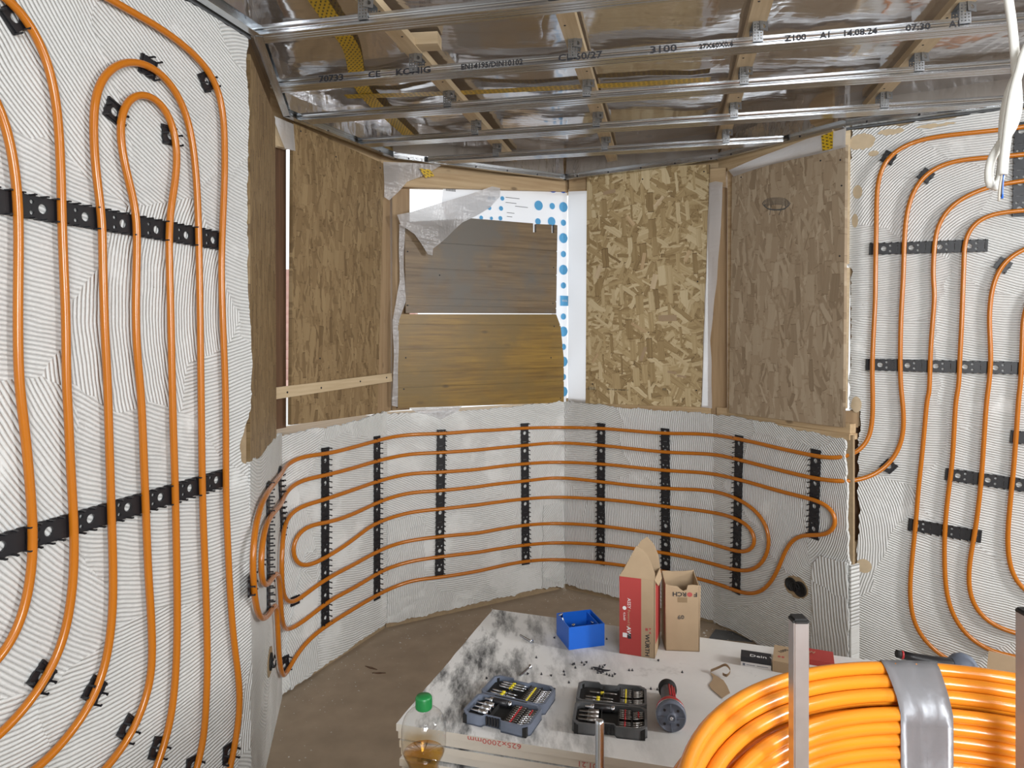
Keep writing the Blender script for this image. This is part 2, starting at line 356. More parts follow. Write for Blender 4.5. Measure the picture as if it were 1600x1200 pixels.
def catmull(pts, step=0.012, closed=False):
    pts = [Vector(p) for p in pts]; out = []
    n = len(pts)
    for i in range(n-1):
        p0 = pts[i-1] if i > 0 else pts[0]*2-pts[1]; p1, p2 = pts[i], pts[i+1]
        p3 = pts[i+2] if i+2 < n else pts[-1]*2-pts[-2]
        def tj(ti, a, b): return ti + max((b-a).length, 1e-5)**0.5
        t0 = 0; t1 = tj(t0, p0, p1); t2 = tj(t1, p1, p2); t3 = tj(t2, p2, p3)
        k = max(1, int((p2-p1).length/step))
        for j in range(k):
            t = t1+(t2-t1)*j/k
            A1 = p0*((t1-t)/(t1-t0))+p1*((t-t0)/(t1-t0)); A2 = p1*((t2-t)/(t2-t1))+p2*((t-t1)/(t2-t1)); A3 = p2*((t3-t)/(t3-t2))+p3*((t-t2)/(t3-t2))
            B1 = A1*((t2-t)/(t2-t0))+A2*((t-t0)/(t2-t0)); B2 = A2*((t3-t)/(t3-t1))+A3*((t-t1)/(t3-t1))
            out.append(B1*((t2-t)/(t2-t1))+B2*((t-t1)/(t2-t1)))
    out.append(pts[-1]); return out
def tube(bm, pts, r, seg=12, mi=0, cap=True):
    n = len(pts); rings = []; t = (pts[1]-pts[0]).normalized()
    nrm = t.orthogonal().normalized()
    for i in range(n):
        t2 = (pts[min(i+1, n-1)]-pts[max(i-1, 0)]).normalized()
        nrm = (nrm - t2*nrm.dot(t2)).normalized(); b = t2.cross(nrm)
        rr = r(i/(n-1)) if callable(r) else r
        rings.append([bm.verts.new(pts[i]+nrm*rr*math.cos(2*math.pi*k/seg)+b*rr*math.sin(2*math.pi*k/seg)) for k in range(seg)])
    for i in range(n-1):
        for k in range(seg):
            f = bm.faces.new((rings[i][k], rings[i][(k+1) % seg], rings[i+1][(k+1) % seg], rings[i+1][k])); f.material_index = mi; f.smooth = True
    if cap: bm.faces.new(rings[0]).material_index = mi; bm.faces.new(rings[-1]).material_index = mi
def lathe(bm, prof, seg=24, mat=None, mi=0, cap=True):
    """prof: list of (r, z) about local z"""
    rings = []
    for r, z in prof:
        rings.append([bm.verts.new((mat if mat else Matrix()) @ Vector((r*math.cos(2*math.pi*k/seg), r*math.sin(2*math.pi*k/seg), z))) for k in range(seg)])
    for i in range(len(prof)-1):
        for k in range(seg):
            f = bm.faces.new((rings[i][k], rings[i][(k+1) % seg], rings[i+1][(k+1) % seg], rings[i+1][k])); f.material_index = mi; f.smooth = True
    if cap: bm.faces.new(rings[0]).material_index = mi; bm.faces.new(rings[-1]).material_index = mi
def shape2d(outlines, depth, mat_name=None):
    """filled 2-D curve with holes -> mesh; occupies z -depth/2..depth/2"""
    cu = bpy.data.curves.new('shape', 'CURVE'); cu.dimensions = '2D'; cu.fill_mode = 'BOTH'; cu.extrude = depth/2
    for ol in outlines:
        s = cu.splines.new('POLY'); s.points.add(len(ol)-1); s.use_cyclic_u = True
        for i, p in enumerate(ol): s.points[i].co = (p[0], p[1], 0, 1)
    o = bpy.data.objects.new('shape', cu)
    me = bpy.data.meshes.new_from_object(o); bpy.data.objects.remove(o); bpy.data.curves.remove(cu)
    return me
def text_mesh(s, size, depth=0.0004, align='LEFT', sx=1.0, bold=0.0):
    cu = bpy.data.curves.new('lettering', 'FONT'); cu.body = s; cu.size = size; cu.extrude = depth/2; cu.align_x = align; cu.resolution_u = 2; cu.offset = bold*size
    o = bpy.data.objects.new('lettering', cu); me = bpy.data.meshes.new_from_object(o)
    bpy.data.objects.remove(o); bpy.data.curves.remove(cu)
    if sx != 1: me.transform(Matrix.Diagonal((sx, 1, 1, 1)))
    return me
def circ(cx, cy, r, n=14, ry=None):
    return [(cx+r*math.cos(2*math.pi*k/n), cy+(ry or r)*math.sin(2*math.pi*k/n)) for k in range(n)]
def rect(x0, x1, y0, y1): return [(x0, y0), (x1, y0), (x1, y1), (x0, y1)]
def ragged(pts, amp=0.006, step=0.012, sides=None):
    """roughen the edges of a polygon; sides = indices of the rough ones (None = all)"""
    out = []; n = len(pts)
    for i in range(n):
        a = Vector(pts[i][:2]); b = Vector(pts[(i+1) % n][:2]); out.append(tuple(a))
        if sides is not None and i not in sides: continue
        d = b-a; L = d.length; nn = Vector((-d.y, d.x)).normalized(); k = max(1, int(L/step)); drift = 0
        for j in range(1, k):
            drift = drift*0.75+random.uniform(-1, 1)*amp*0.6
            out.append(tuple(a+d*(j/k)+nn*(drift+random.uniform(-1, 1)*amp*0.35)))
    return out

# ---------------------------------------------------------------- pixel -> place (each on its own real plane)
def ray(px, py): return Vector(((px-800)/FPX, 1, -(py-HORY)/FPX))
CAM = Vector((0, 0, CAMH))
def onz(px, py, z):
    r = ray(px, py); return CAM + r*((z-CAMH)/r.z)
def atY(px, py, Y): return CAM+ray(px, py)*Y
class Frame:
    """vertical wall plane: local x along the wall, local y up, local z into the room"""
    def __init__(s, p0, p1):
        s.p0 = Vector((p0[0], p0[1], 0)); s.p1 = Vector((p1[0], p1[1], 0)); s.L = (s.p1-s.p0).length
        s.u = (s.p1-s.p0).normalized(); s.n = s.u.cross(Vector((0, 0, 1)))
        s.m = Matrix.Identity(4)
        for i in range(3): s.m[i][0] = s.u[i]; s.m[i][1] = (0, 0, 1)[i]; s.m[i][2] = s.n[i]; s.m[i][3] = s.p0[i]
        s.inv = s.m.inverted()
    def uv(s, px, py, off=0.0):
        r = ray(px, py); t = (s.p0+s.n*off-CAM).dot(s.n)/r.dot(s.n); q = s.inv @ (CAM+r*t); return (q.x, q.y)
    def pt(s, px, py, off=0.0):
        u, v = s.uv(px, py, off); return s.m @ Vector((u, v, off))
def Z(ox, oy, sc, pts): return [(ox+x/sc, oy+y/sc) for x, y in pts]

W0, W1, W2, W3, W4, W5 = (-.782, 2.060), (-.948, 2.845), (-.635, 3.507), (.3056, 4.047), (1.038, 3.56), (1.415, 2.884)
LW = Frame((-.782-.287*3.7, 2.060-.958*3.7), W0)
FA, FB, FC, FD, FE = Frame(W0, W1), Frame(W1, W2), Frame(W2, W3), Frame(W3, W4), Frame(W4, W5)
R0 = (1.440, 2.9795); RW = Frame(R0, (R0[0]+.873*2.1, R0[1]-.4876*2.1))
BAY = [FA, FB, FC, FD, FE, RW]
def bay(px, py, off=0.0, frames=None):
    best = None
    for f in (frames or BAY):
        r = ray(px, py); d = r.dot(f.n)
        if d >= -1e-4: continue
        t = (f.p0+f.n*off-CAM).dot(f.n)/d; q = CAM+r*t; u = (f.inv @ q).x
        pen = max(0, -u, u-f.L)
        if best is None or pen < best[0]-1e-6: best = (pen, q)
    return best[1]
TOPZ, PAR, PZ = 2.40, 1.09, 2.38      # wall top, parapet top, underside of the ceiling profiles

# ---------------------------------------------------------------- shell
bm = bmesh.new(); box(bm, -3, 4.5, -1.5, 5.2, -0.06, 0.0); struct(finish('floor', bm, 'floor'))
bm = bmesh.new(); box(bm, -2.3, 4.2, -1.2, 4.35, 2.66, 2.70)
for k in range(46): box(bm, -2.3, 4.2, -1.2+k*0.12, -1.2+k*0.12+0.115, 2.645, 2.66)
struct(finish('ceiling', bm, 'deck'))
# the unseen rest of the room: back wall and side wall, each with a window opening
bm = bmesh.new()
for x0, x1, z0, z1 in ((-2.2, -.2, 0, 2.66), (-.2, 1.6, 0, 1.0), (-.2, 1.6, 2.3, 2.66), (1.6, 3.6, 0, 2.66)): box(bm, x0, x1, -1.6, -1.5, z0, z1)
struct(finish('wall_back', bm, 'backwall'))
bm = bmesh.new()
for y0, y1, z0, z1 in ((-1.5, -.3, 0, 2.66), (-.3, .95, 0, 1.0), (-.3, .95, 2.2, 2.66), (.95, 2.1, 0, 2.66)): box(bm, 3.5, 3.6, y0, y1, z0, z1)
struct(finish('wall_side', bm, 'backwall'))

def wall_core(name, fr, v1, th=0.14, v0=0.0, u0=0.0, u1=None):
    bm = bmesh.new(); box(bm, u0, fr.L if u1 is None else u1, v0, v1, -th, -0.012)
    return struct(finish(name, bm, 'board', matrix=fr.m))
def coat(parent, outline, mat, z=-0.004, th=0.012):
    me = shape2d([outline], th); me.transform(Matrix.Translation((0, 0, z)))
    o = link('plaster_coat', me, mat, parent); return o
wl = wall_core('wall_left', LW, 2.62)
p = [(0, 0), (LW.L+0.004, 0), (LW.L+0.003, .9)]+[LW.uv(*a) for a in [(387, 725), (377, 722), (374, 695), (391, 640), (393, 560), (388, 480), (385, 300), (387, 160), (384, 100)]]+[(LW.L-.01, 2.372), (0, 2.372)]
coat(wl, ragged(p, 0.005, 0.011, set(range(1, 13))), 'plaster')
# left return wall of the bay: plaster below, OSB strip above
wa = wall_core('wall_bay_left_return', FA, 1.02, th=0.10)
q = [FA.uv(*a) for a in [(380, 735), (403, 716), (425, 690), (441, 676)]]
coat(wa, ragged([(0, 0.0), (FA.L, 0.0), (FA.L, q[3][1]), (q[2][0], q[2][1]), (q[1][0], q[1][1]), (0.0, q[0][1])], 0.006, 0.012, {2, 3, 4}), 'plaster_f')
wb = wall_core('wall_bay_left', FB, 1.06)
wc = wall_core('wall_bay_far_left', FC, 1.07)
wd = wall_core('wall_bay_far_right', FD, 1.07)
we = wall_core('wall_bay_right', FE, 1.07, th=0.024)
bm = bmesh.new(); box(bm, FE.L-.004, FE.L+.004, 0, .53, -.05, .006); struct(finish('trim_23', bm, 'plaster_c', matrix=FE.m))
coat(wb, ragged([(0, .008), (FB.L*.42, .02), (FB.L, .03), (FB.L, 1.10), (FB.L*.5, 1.075), (0, 1.075)], 0.007, 0.012, {0, 1, 3, 4}), 'plaster_f')
coat(wc, ragged([(0, .025), (FC.L*.6, .03), (FC.L, .03), (FC.L, 1.095), (FC.L*.4, 1.08), (0, 1.09)], 0.008, 0.012, {0, 1, 3, 4}), 'plaster_f')
coat(wd, ragged([(0, .03), (FD.L, .02), (FD.L, 1.08), (FD.L*.5, 1.085), (0, 1.095)], 0.007, 0.012, {0, 2, 3}), 'plaster_v')
coat(we, ragged([(0, .012), (FE.L-.02, .012), (FE.L-.012, .55), (FE.L-.03, 1.05), (FE.L*.5, 1.075), (0, 1.08)], 0.006, 0.012, {0, 1, 2, 3, 4}), 'plaster')
# thick, coarse combed patch wrapping the right end of the bay
q = [FE.uv(*a) for a in [(1272, 880), (1282, 868), (1326, 880), (1331, 1040), (1262, 1040)]]
me = shape2d([ragged([q[0], q[1], q[2], (FE.L-.002, .01), (q[0][0]-.01, .01)], 0.004, 0.01)], 0.012); me.transform(Matrix.Translation((0, 0, 0.006)))
o = link('plaster_coat', me, 'plaster_c', we); o['label'] = 'coarse combed plaster patch'
# smeared patches on the bay
for fr, pw, quad, mt in [(FC, wc, [(640, 806), (664, 806), (662, 930), (602, 965), (604, 812)], 'plaster_v'),
                         (FD, wd, [(1066, 800), (1110, 808), (1128, 845), (1112, 868), (1064, 862)], 'plaster_v'),
                         (FC, wc, [(849, 790), (880, 786), (880, 918), (846, 918)], 'plaster_v'),
                         (FB, wb, [(478, 862), (492, 858), (497, 1040), (452, 1082), (447, 1000)], 'plaster_f')]:
    qq = [fr.uv(*a) for a in quad]; qq = [(max(0.0, min(fr.L, a[0])), max(0.012, a[1])) for a in qq]
    me = shape2d([ragged(qq, 0.007, 0.012)], 0.008); me.transform(Matrix.Translation((0, 0, 0.003)))
    link('plaster_coat', me, mt, pw)
ru0 = RW.uv(1347, 700)[0]
wr = wall_core('wall_right', RW, 2.62, th=.05, u0=ru0)
bm = bmesh.new(); box(bm, ru0-.045, ru0+.12, 0, 2.62, -.20, -.052); struct(finish('trim_20', bm, 'wood_dark', matrix=RW.m))  # added dark blocker behind the slot, keeps the sky out of the gap
bm = bmesh.new(); box(bm, RW.uv(1328, 300)[0], ru0, 1.10, 2.62, -.05, -.013); struct(finish('trim_21', bm, 'board', matrix=RW.m))
bm = bmesh.new(); box(bm, RW.uv(1328, 300)[0], ru0, 0, .60, -.05, -.013); struct(finish('trim_22', bm, 'board', matrix=RW.m))
def rwp(px, py): return RW.uv(px, py)
q = [rwp(*a) for a in [(1331, 203), (1327, 300), (1324, 416), (1331, 420), (1326, 640), (1345, 642), (1342, 700), (1341, 885), (1332, 905)]]
coat(wr, ragged([(q[-1][0]-.012, 0.01), (RW.L, 0.0), (RW.L, 2.366), (0.25, 2.368), (0.06, 2.366)]+q[0:], 0.006, 0.012, {2, 3, 4, 5, 6, 7, 8, 9, 10, 11, 12}), 'plaster')
q = [rwp(*a) for a in [(1345, 905), (1420, 900), (1440, 1010), (1470, 1060)]]
rc = [x for x in COL.objects if x.parent == wr][0]
for px, py, a_, b_ in [(1347, 222, .05, .035), (1392, 206, .05, .012), (1365, 240, .02, .012), (1340, 300, .018, .03), (1336, 345, .012, .03), (1350, 884, .03, .03), (1462, 196, .07, .008), (1338, 632, .02, .035)]:
    u, v = rwp(px, py); me = shape2d([ragged(circ(0, 0, a_, 12, b_), .006, .008)], .001)
    link('bare_patch', me, 'bare', rc, Matrix.Translation((u, v, .0028)))

# sills: timber plate on top of the parapet
for fr, u0, u1 in ((FB, 0, FB.L), (FC, 0, FC.L), (FD, 0, FD.L), (FE, 0, FE.L)):
    bm = bmesh.new(); box(bm, u0, u1-(.012 if fr is FE else 0), 1.05, 1.075, -0.20 if fr is not FE else -.06, -0.005)
    if fr in (FD, FE): box(bm, u0, u1-.02, 1.07, 1.115, -.06, -.022)  # added upstand behind the boards, stops daylight showing below them
    struct(finish('trim_'+{id(FB): '1', id(FC): '2', id(FD): '3', id(FE): '4'}[id(fr)], bm, 'wood_x', matrix=fr.m))
# ring beam added behind the perimeter track to block daylight over the boards
for i, (fr, u0, u1) in enumerate(((FA, -.08, FA.L+.0), (FB, -.02, FB.L+.05), (FC, -.04, FC.L+.06), (FD, -.06, FD.L+.06), (FE, -.06, FE.L-.12))):
    bm = bmesh.new(); box(bm, u0, u1, 2.33 if fr is not FA else 2.385, 2.66, -0.13, -0.045)
    struct(finish('trim_%d' % (5+i), bm, 'wood_x', matrix=fr.m))

# ---------------------------------------------------------------- boards and timbers above the parapet
def panel(name, fr, quad, mat, tags, th=0.018, off=0.0, rag=None, smooth=False):
    q = [fr.uv(px, py, off) for px, py in quad]
    if rag: q = ragged(q, rag, 0.012)
    me = shape2d([q], th); me.transform(Matrix.Translation((0, 0, off-th/2)))
    return link(name, me, mat, matrix=fr.m, tags=tags)
def screwheads(parent, fr, pts, off, r=0.004, mat='ink'):
    for px, py in pts:
        u, v = fr.uv(px, py, off); bm = bmesh.new(); lathe(bm, [(r, 0), (r, 0.0008), (r*.6, 0.0012)], 10)
        finish('screw_head', bm, mat, parent, Matrix.Translation((u, v, off)))
a = panel('osb_strip', FA, [(391, 85), (430, 185), (432, 690), (404, 716), (391, 729)], 'osb_l',
          ('tall narrow OSB strip beside the combed plaster at the left of the bay', 'board'))
b = panel('osb_board', FB, [(458, 192), (600, 256), (590, 646), (455, 664)], 'osb_l',
          ('dull brown OSB panel over the left window, with a lath across its foot', 'board'), off=0.0)
screwheads(b, FB, [(470, 205), (594, 262), (525, 245), (500, 560)], 0.0)
c = panel('osb_board', FD, [(917, 264), (1108, 257), (1095, 636), (915, 630)], 'osb_d',
          ('bright new OSB panel with large golden flakes in the middle right of the bay', 'board'), off=0.02)
for tx, px, py, sz in (('|||||||||', 919, 608, .02), ('OSB/3  EN 300  2500x1250  CE', 948, 609, .010), ('||||||', 1035, 609, .014)):
    u, v = FD.uv(px, py, 0.021); me = text_mesh(tx, sz, 0.0006); link('printed_stamp', me, 'ink', c, Matrix.Translation((u, v, 0.0206)))
for (px, py, L, wd_, an) in [(935, 425, .075, .028, 1.2), (1022, 440, .08, .03, 1.35), (1043, 497, .10, .032, 0.0), (985, 345, .07, .022, -.9), (952, 300, .075, .02, .1), (1005, 408, .09, .02, 1.4), (998, 512, .10, .014, -.5), (1005, 553, .08, .018, 1.2), (1050, 582, .05, .012, -.15), (1065, 588, .05, .010, -.15), (930, 560, .06, .014, 1.0), (1030, 315, .07, .018, .8), (1074, 400, .06, .02, 1.1)]:
    u, v = FD.uv(px, py, 0.02); bm = bmesh.new(); box(bm, -L/2, L/2, -wd_/2, wd_/2, 0, 0.0006)
    fl = finish('wood_flake', bm, random.choice(['wood_pale', 'wood_x', 'card']), c, Matrix.Translation((u, v, 0.0201)) @ Matrix.Rotation(an, 4, 'Z'))
screwheads(c, FD, [(925, 276), (1004, 280), (1100, 268), (926, 600), (1088, 610), (1090, 440)], 0.0205)
e = panel('osb_board', FE, [(1144, 270), (1321, 226), (1317, 668), (1139, 645)], 'osb_r',
          ('greyed OSB panel with a pencil scribble over the right window of the bay', 'board'), off=0.0)
screwheads(e, FE, [(1158, 277), (1282, 251), (1313, 250), (1315, 290), (1312, 400), (1250, 242)], 0.0005)
# pencil scribble
bm = bmesh.new()
for k in range(7):
    pts = []
    for j in range(9):
        a_ = j/8*2*math.pi; u, v = FE.uv(1213+(22-k)*math.cos(a_+k*.2), 318+(9-k*.7)*math.sin(a_+k*.2)+k, 0.001); pts.append(Vector((u, v, 0.001)))
    tube(bm, catmull(pts, 0.01), 0.0009, 4)
for dx in (-8, 10):
    tube(bm, [Vector((*FE.uv(1213+dx, 320, 0.001), 0.001)), Vector((*FE.uv(1209+dx*.8, 336, 0.001), 0.001))], 0.0009, 4)
finish('pencil_scribble', bm, 'grey2', e)

def timber(name, fr, quad, mat, tags, th=0.06, off=-0.02):
    return panel(name, fr, quad, mat, tags, th, off)
timber('wooden_stud', FB, [(424, 185), (447, 190), (447, 668), (426, 672)], 'wood_dark', ('dark brown upright stud beside the narrow bright gap on the left', 'stud'), 0.05, -0.05)
timber('wooden_block', FB, [(428, 182), (456, 195), (452, 233), (428, 226)], 'wood_pale', ('short pale wooden block screwed above the dark stud in the left corner', 'block'), 0.03, -0.015)
timber('wooden_stud', FB, [(588, 255), (609, 262), (611, 642), (589, 647)], 'wood_y', ('brown upright stud on the right of the dull left OSB panel', 'stud'), 0.07, -0.022)
timber('wooden_stud', FC, [(613, 262), (640, 268), (640, 640), (613, 642)], 'wood_y', ('brown upright stud in the left corner of the shuttered window', 'stud'), 0.05, -0.06)
timber('wooden_beam', FC, [(622, 268), (886, 279), (886, 299), (622, 292)], 'wood_x', ('knotty pine beam over the shuttered window', 'beam'), 0.05, -0.01)
timber('wooden_beam', FD, [(889, 279), (1134, 262), (1134, 292), (889, 299)], 'wood_x', ('pine beam behind the top of the bright OSB panel', 'beam'), 0.05, -0.01)
timber('wooden_stud', FD, [(1106, 262), (1136, 262), (1136, 652), (1106, 648)], 'wood_y', ('brown stud behind the white film strip right of the bright OSB panel', 'stud'), 0.05, -0.04)
timber('wooden_stud', FE, [(1137, 262), (1152, 258), (1150, 650), (1137, 646)], 'wood_x', ('orange pine stud at the left edge of the greyed OSB panel', 'stud'), 0.05, -0.02)
o = panel('wooden_lath', FB, [(430, 606), (612, 583), (613, 596), (430, 624)], 'wood_pale', ('pale lath screwed across the foot of the left OSB panel', 'lath'), 0.012, 0.014)
screwheads(o, FB, [(449, 613), (502, 606), (563, 596), (604, 590)], 0.0145, 0.0045)
q = [(1320, 205), (1329, 203), (1327, 412), (1318, 414)]
o = panel('wooden_lath', RW, q, 'wood_pale', ('upper thin upright lath along the edge of the right plaster wall', 'lath'), 0.02, 0.012)
o = panel('wooden_lath', RW, [(1319, 418), (1328, 418), (1324, 638), (1316, 640)], 'wood_pale', ('lower thin upright lath along the edge of the right plaster wall', 'lath'), 0.02, 0.012)
panel('fibreboard_offcut', RW, [(1318, 642), (1343, 642), (1341, 668), (1319, 668)], 'wood_y', ('small brown board piece under the laths at the right wall corner', 'board'), 0.02, -0.004)

# the two plank shutters
def shutter(name, fr, outline, cuts, mat, tags, off=0.0, th=0.02):
    """outline in pixels; cuts = y pixel of plank joints at the left edge"""
    q = [fr.uv(px, py, off) for px, py in outline]; us = [a[0] for a in q]; vs = [a[1] for a in q]
    me = shape2d([q], th*0.7); me.transform(Matrix.Translation((0, 0, off-th*.65)))
    bmx = bmesh.new(); bmx.from_mesh(me)
    vv = [max(vs)+.05]+[fr.uv(outline[0][0], y, off)[1] for y in cuts]+[min(vs)-.05]
    for k in range(len(vv)-1):
        hi, lo = vv[k]-.0026, vv[k+1]+.0026
        # clip the outline between lo and hi
        poly = q[:]
        for (lim, sgn) in ((hi, 1), (lo, -1)):
            new = []
            for i in range(len(poly)):
                A, B = poly[i], poly[(i+1) % len(poly)]; ia = (A[1]-lim)*sgn <= 0; ib = (B[1]-lim)*sgn <= 0
                if ia: new.append(A)
                if ia != ib:
                    t = (lim-A[1])/(B[1]-A[1]); new.append((A[0]+(B[0]-A[0])*t, lim))
            poly = new
            if not poly: break
        if len(poly) > 2: prism(bmx, poly, off-th*.3, off)
    bpy.data.meshes.remove(me)
    return finish(name, bmx, mat, matrix=fr.m, tags=tags)
s1 = shutter('plank_shutter', FC, [(632, 347), (735, 341), (833, 349), (833, 363), (838, 363), (838, 350), (862, 351), (862, 364), (866, 364), (866, 351), (871, 352), (869, 490), (634, 489)],
    [376, 418, 465, 477], 'shutter_u', ('upper greyish plank shutter in the window, with two notches in its top edge', 'shutter'))
screwheads(s1, FC, [(637, 393), (865, 418), (864, 474), (637, 477), (687, 430)], 0.0005)
s2 = shutter('plank_shutter', FC, [(622, 491), (869, 491), (876, 510), (881, 560), (881, 629), (622, 638)],
    [507, 546, 582, 606], 'shutter_l', ('lower yellow brown plank shutter in the window, above the plastered parapet', 'shutter'))
screwheads(s2, FC, [(866, 510), (634, 559), (861, 559), (631, 608), (876, 622)], 0.0005)

# printed white film with blue dots behind the shutters (lit from outside)
def sheet(name, fr, outline, off, mat, tags, amp=0.008, n=18, bend=None):
    q = [Vector((*fr.uv(px, py, off), off)) for px, py in outline]
    me = shape2d([[(a.x, a.y) for a in q]], 0.0); bmx = bmesh.new(); bmx.from_mesh(me); bpy.data.meshes.remove(me)
    bmesh.ops.remove_doubles(bmx, verts=bmx.verts, dist=1e-5)
    bmesh.ops.triangulate(bmx, faces=bmx.faces)
    for _ in range(7):
        es = [e_ for e_ in bmx.edges if e_.calc_length() > 0.03]
        if not es: break
        bmesh.ops.subdivide_edges(bmx, edges=es, cuts=1); bmesh.ops.triangulate(bmx, faces=bmx.faces)
    ph = random.uniform(0, 6)
    for v in bmx.verts:
        z = off+amp*math.sin(v.co.x*23+ph+3*math.sin(v.co.y*7))+amp*.6*math.sin(v.co.y*31+ph+v.co.x*11)
        if bend: z += bend(v.co.x, v.co.y)
        v.co.z = z
    return finish(name, bmx, mat, matrix=fr.m, smooth=True, tags=tags)
d1 = sheet('printed_film', FC, [(693, 288), (886, 296), (886, 632), (862, 632), (862, 372), (700, 352), (690, 320)], -0.035, 'dot_film',
      ('white sheet with blue dots, lit from behind, at the right of the plank shutters', 'plastic sheet'), 0.0008)
d2 = sheet('printed_film', FD, [(888, 296), (918, 292), (916, 632), (887, 630)], -0.012, 'dot_film',
      ('plain white film strip between the blue dotted sheet and the bright OSB panel', 'plastic sheet'), 0.003)
dots = [(885, 323.5, 8), (884, 348, 5), (883, 372, 8), (882.5, 397, 5), (882.5, 421.5, 8), (882, 446, 5), (882, 494.6, 5), (882, 518, 8), (882, 542, 5), (882, 565, 8), (882, 589, 5), (882, 612, 8)]
for px, py, r in [(841.7, 321, 7.5), (840.7, 346, 5), (863, 322, 5), (862, 346, 7), (783, 325.6, 3.5), (782, 341, 3.3), (785, 310, 3.3), (772, 310, 3), (765, 310, 3), (752, 340, 3), (768, 341, 2.5), (765, 325, 3)]+dots:
    fr = FC; pxx = min(px, 880.5)
    u, v = fr.uv(pxx, py, -0.028); k = r*4.0/1080
    me = shape2d([circ(0, 0, k*1.02 if px < 880 else k*1.0, 20)], 0.0004)
    link('blue_dot', me, 'dotblue', d1, Matrix.Translation((u, v, -0.0285)))
for px, py, r in [(843, 296, 4), (864, 297, 6), (880, 299, 4)]:
    u, v = FC.uv(px, py, -0.028); me = shape2d([circ(0, 0, r*.004, 16, r*.0025)], 0.0004); link('blue_dot', me, 'dotblue2', d1, Matrix.Translation((u, v, -0.0285)))
u, v = FC.uv(882, 470, -0.028); me = shape2d([rect(-.03, .03, -.03, .03)], 0.0004); lb = link('blue_label', me, 'dotblue', d1, Matrix.Translation((u, v, -.0283)))
me = text_mesh('VIVA', .018, .0004, 'CENTER'); link('lettering', me, 'whiteink', lb, Matrix.Translation((0.0, -.006, .0006)))
for px, py, s_ in [(790, 308, 26), (790, 316, 20), (792, 332, 14), (792, 338, 10), (805, 322, 24)]:
    u, v = FC.uv(px, py, -0.028); bm = bmesh.new(); box(bm, 0, s_*.0035, -.002, .001, 0, .0004); finish('printed_line', bm, 'grey2', d1, Matrix.Translation((u, v, -.0285)))
bm = bmesh.new(); u, v = FC.uv(697, 294, -0.028)
for k in range(9): box(bm, k*.0065, k*.0065+.0035, -.014, .012, 0, .0004)
finish('printed_bars', bm, 'ink', d1, Matrix.Translation((u, v, -.0285)))
# loose milky films
def wrapb(x, y): return 0.0
fl = sheet('torn_film', FC, Z(600, 240, 4.848, [(95, 465), (215, 440), (440, 370), (640, 310), (820, 248), (875, 262), (870, 330), (800, 410), (700, 470), (600, 520), (480, 630), (370, 720), (368, 770), (335, 762), (285, 680), (235, 610), (180, 570), (130, 545)]),
      0.05, 'white_film', ('torn flap of milky plastic film folded down over the upper plank shutter', 'plastic film'), 0.009)
sheet('torn_film', FC, [(600, 252), (690, 258), (660, 275), (636, 284), (622, 300), (608, 313), (600, 308)], 0.03, 'white_film',
      ('milky film hanging from the ceiling track in the left corner of the shuttered window', 'plastic film'), 0.006)
sheet('torn_film', FC, [(624, 350), (633, 352), (631, 420), (634, 470), (624, 500), (622, 560), (622, 636), (613, 634), (615, 560), (614, 500), (624, 440)], 0.004, 'white_film',
      ('narrow crumpled white film strip along the left edge of the plank shutters', 'plastic film'), 0.004)
sheet('torn_film', FD, Z(860, 220, 2.5, [(620, 165), (645, 158), (673, 162), (668, 330), (655, 480), (640, 640), (626, 780), (632, 1045), (585, 1040), (592, 880), (600, 700), (608, 400)]), 0.012, 'white_film',
      ('white film strip hanging right of the bright OSB panel', 'plastic film'), 0.005)
sheet('torn_film', FE, [(1138, 266), (1200, 240), (1262, 217), (1322, 200), (1322, 230), (1262, 244), (1200, 258), (1146, 276)], 0.008, 'white_film',
      ('thin film strip above the greyed OSB panel at the right', 'plastic film'), 0.002)
sheet('torn_film', FB, [(424, 180), (460, 194), (461, 236), (446, 232), (434, 205)], 0.006, 'white_film',
      ('small film scrap hanging over the wooden block in the left corner', 'plastic film'), 0.003)
sheet('torn_film', FC, [(640, 638), (722, 634), (716, 642), (690, 655), (672, 648), (650, 644)], 0.012, 'white_film',
      ('small film scrap drooping over the parapet under the yellow brown shutter', 'plastic film'), 0.002)

# neighbouring house seen through the narrow gap
hb = empty('neighbour_house', (-4.2, 11.0, 0), 'pale house with red tiled roof seen through the narrow left gap', 'building')
bm = bmesh.new(); box(bm, -2.5, 2.2, 0, 5, -1, 0.6); finish('wall', bm, 'render', hb)
bm = bmesh.new()
for k in range(14):
    z0 = 0.6+k*0.15; y0 = -0.3+k*0.19
    box(bm, -2.8, 2.5, y0, y0+0.25, z0, z0+0.16)
finish('tiled_roof', bm, 'roof', hb)

# ---------------------------------------------------------------- heating pipes
PR = 0.0088; PO = 0.019
def smoothed(p, n=22):
    for _ in range(n): p = [p[0]]+[p[i]*.5+(p[i-1]+p[i+1])*.25 for i in range(1, len(p)-1)]+[p[-1]]
    return p
def pipe(pts3, label, name='heating_pipe', r=PR, step=0.011):
    bm = bmesh.new(); tube(bm, smoothed(catmull(pts3, step)), r, 16)
    return finish(name, bm, 'pipe', tags=(label, 'pipe', 'orange heating pipes'))
def LP(pts): return [LW.pt(x, y, PO) for x, y in pts]
pipe(LP([(-30, 118), (-10, 145), (0, 165), (12, 205), (22, 255), (27, 300), (29, 345), (29, 400), (28, 500), (30, 600), (36, 650), (42, 700), (46, 750), (50, 800), (52, 850), (48, 905), (40, 950), (29, 985), (10, 1022), (-15, 1050), (-40, 1065)]),
     'orange pipe nearest the left edge of the photo, running down the left wall')
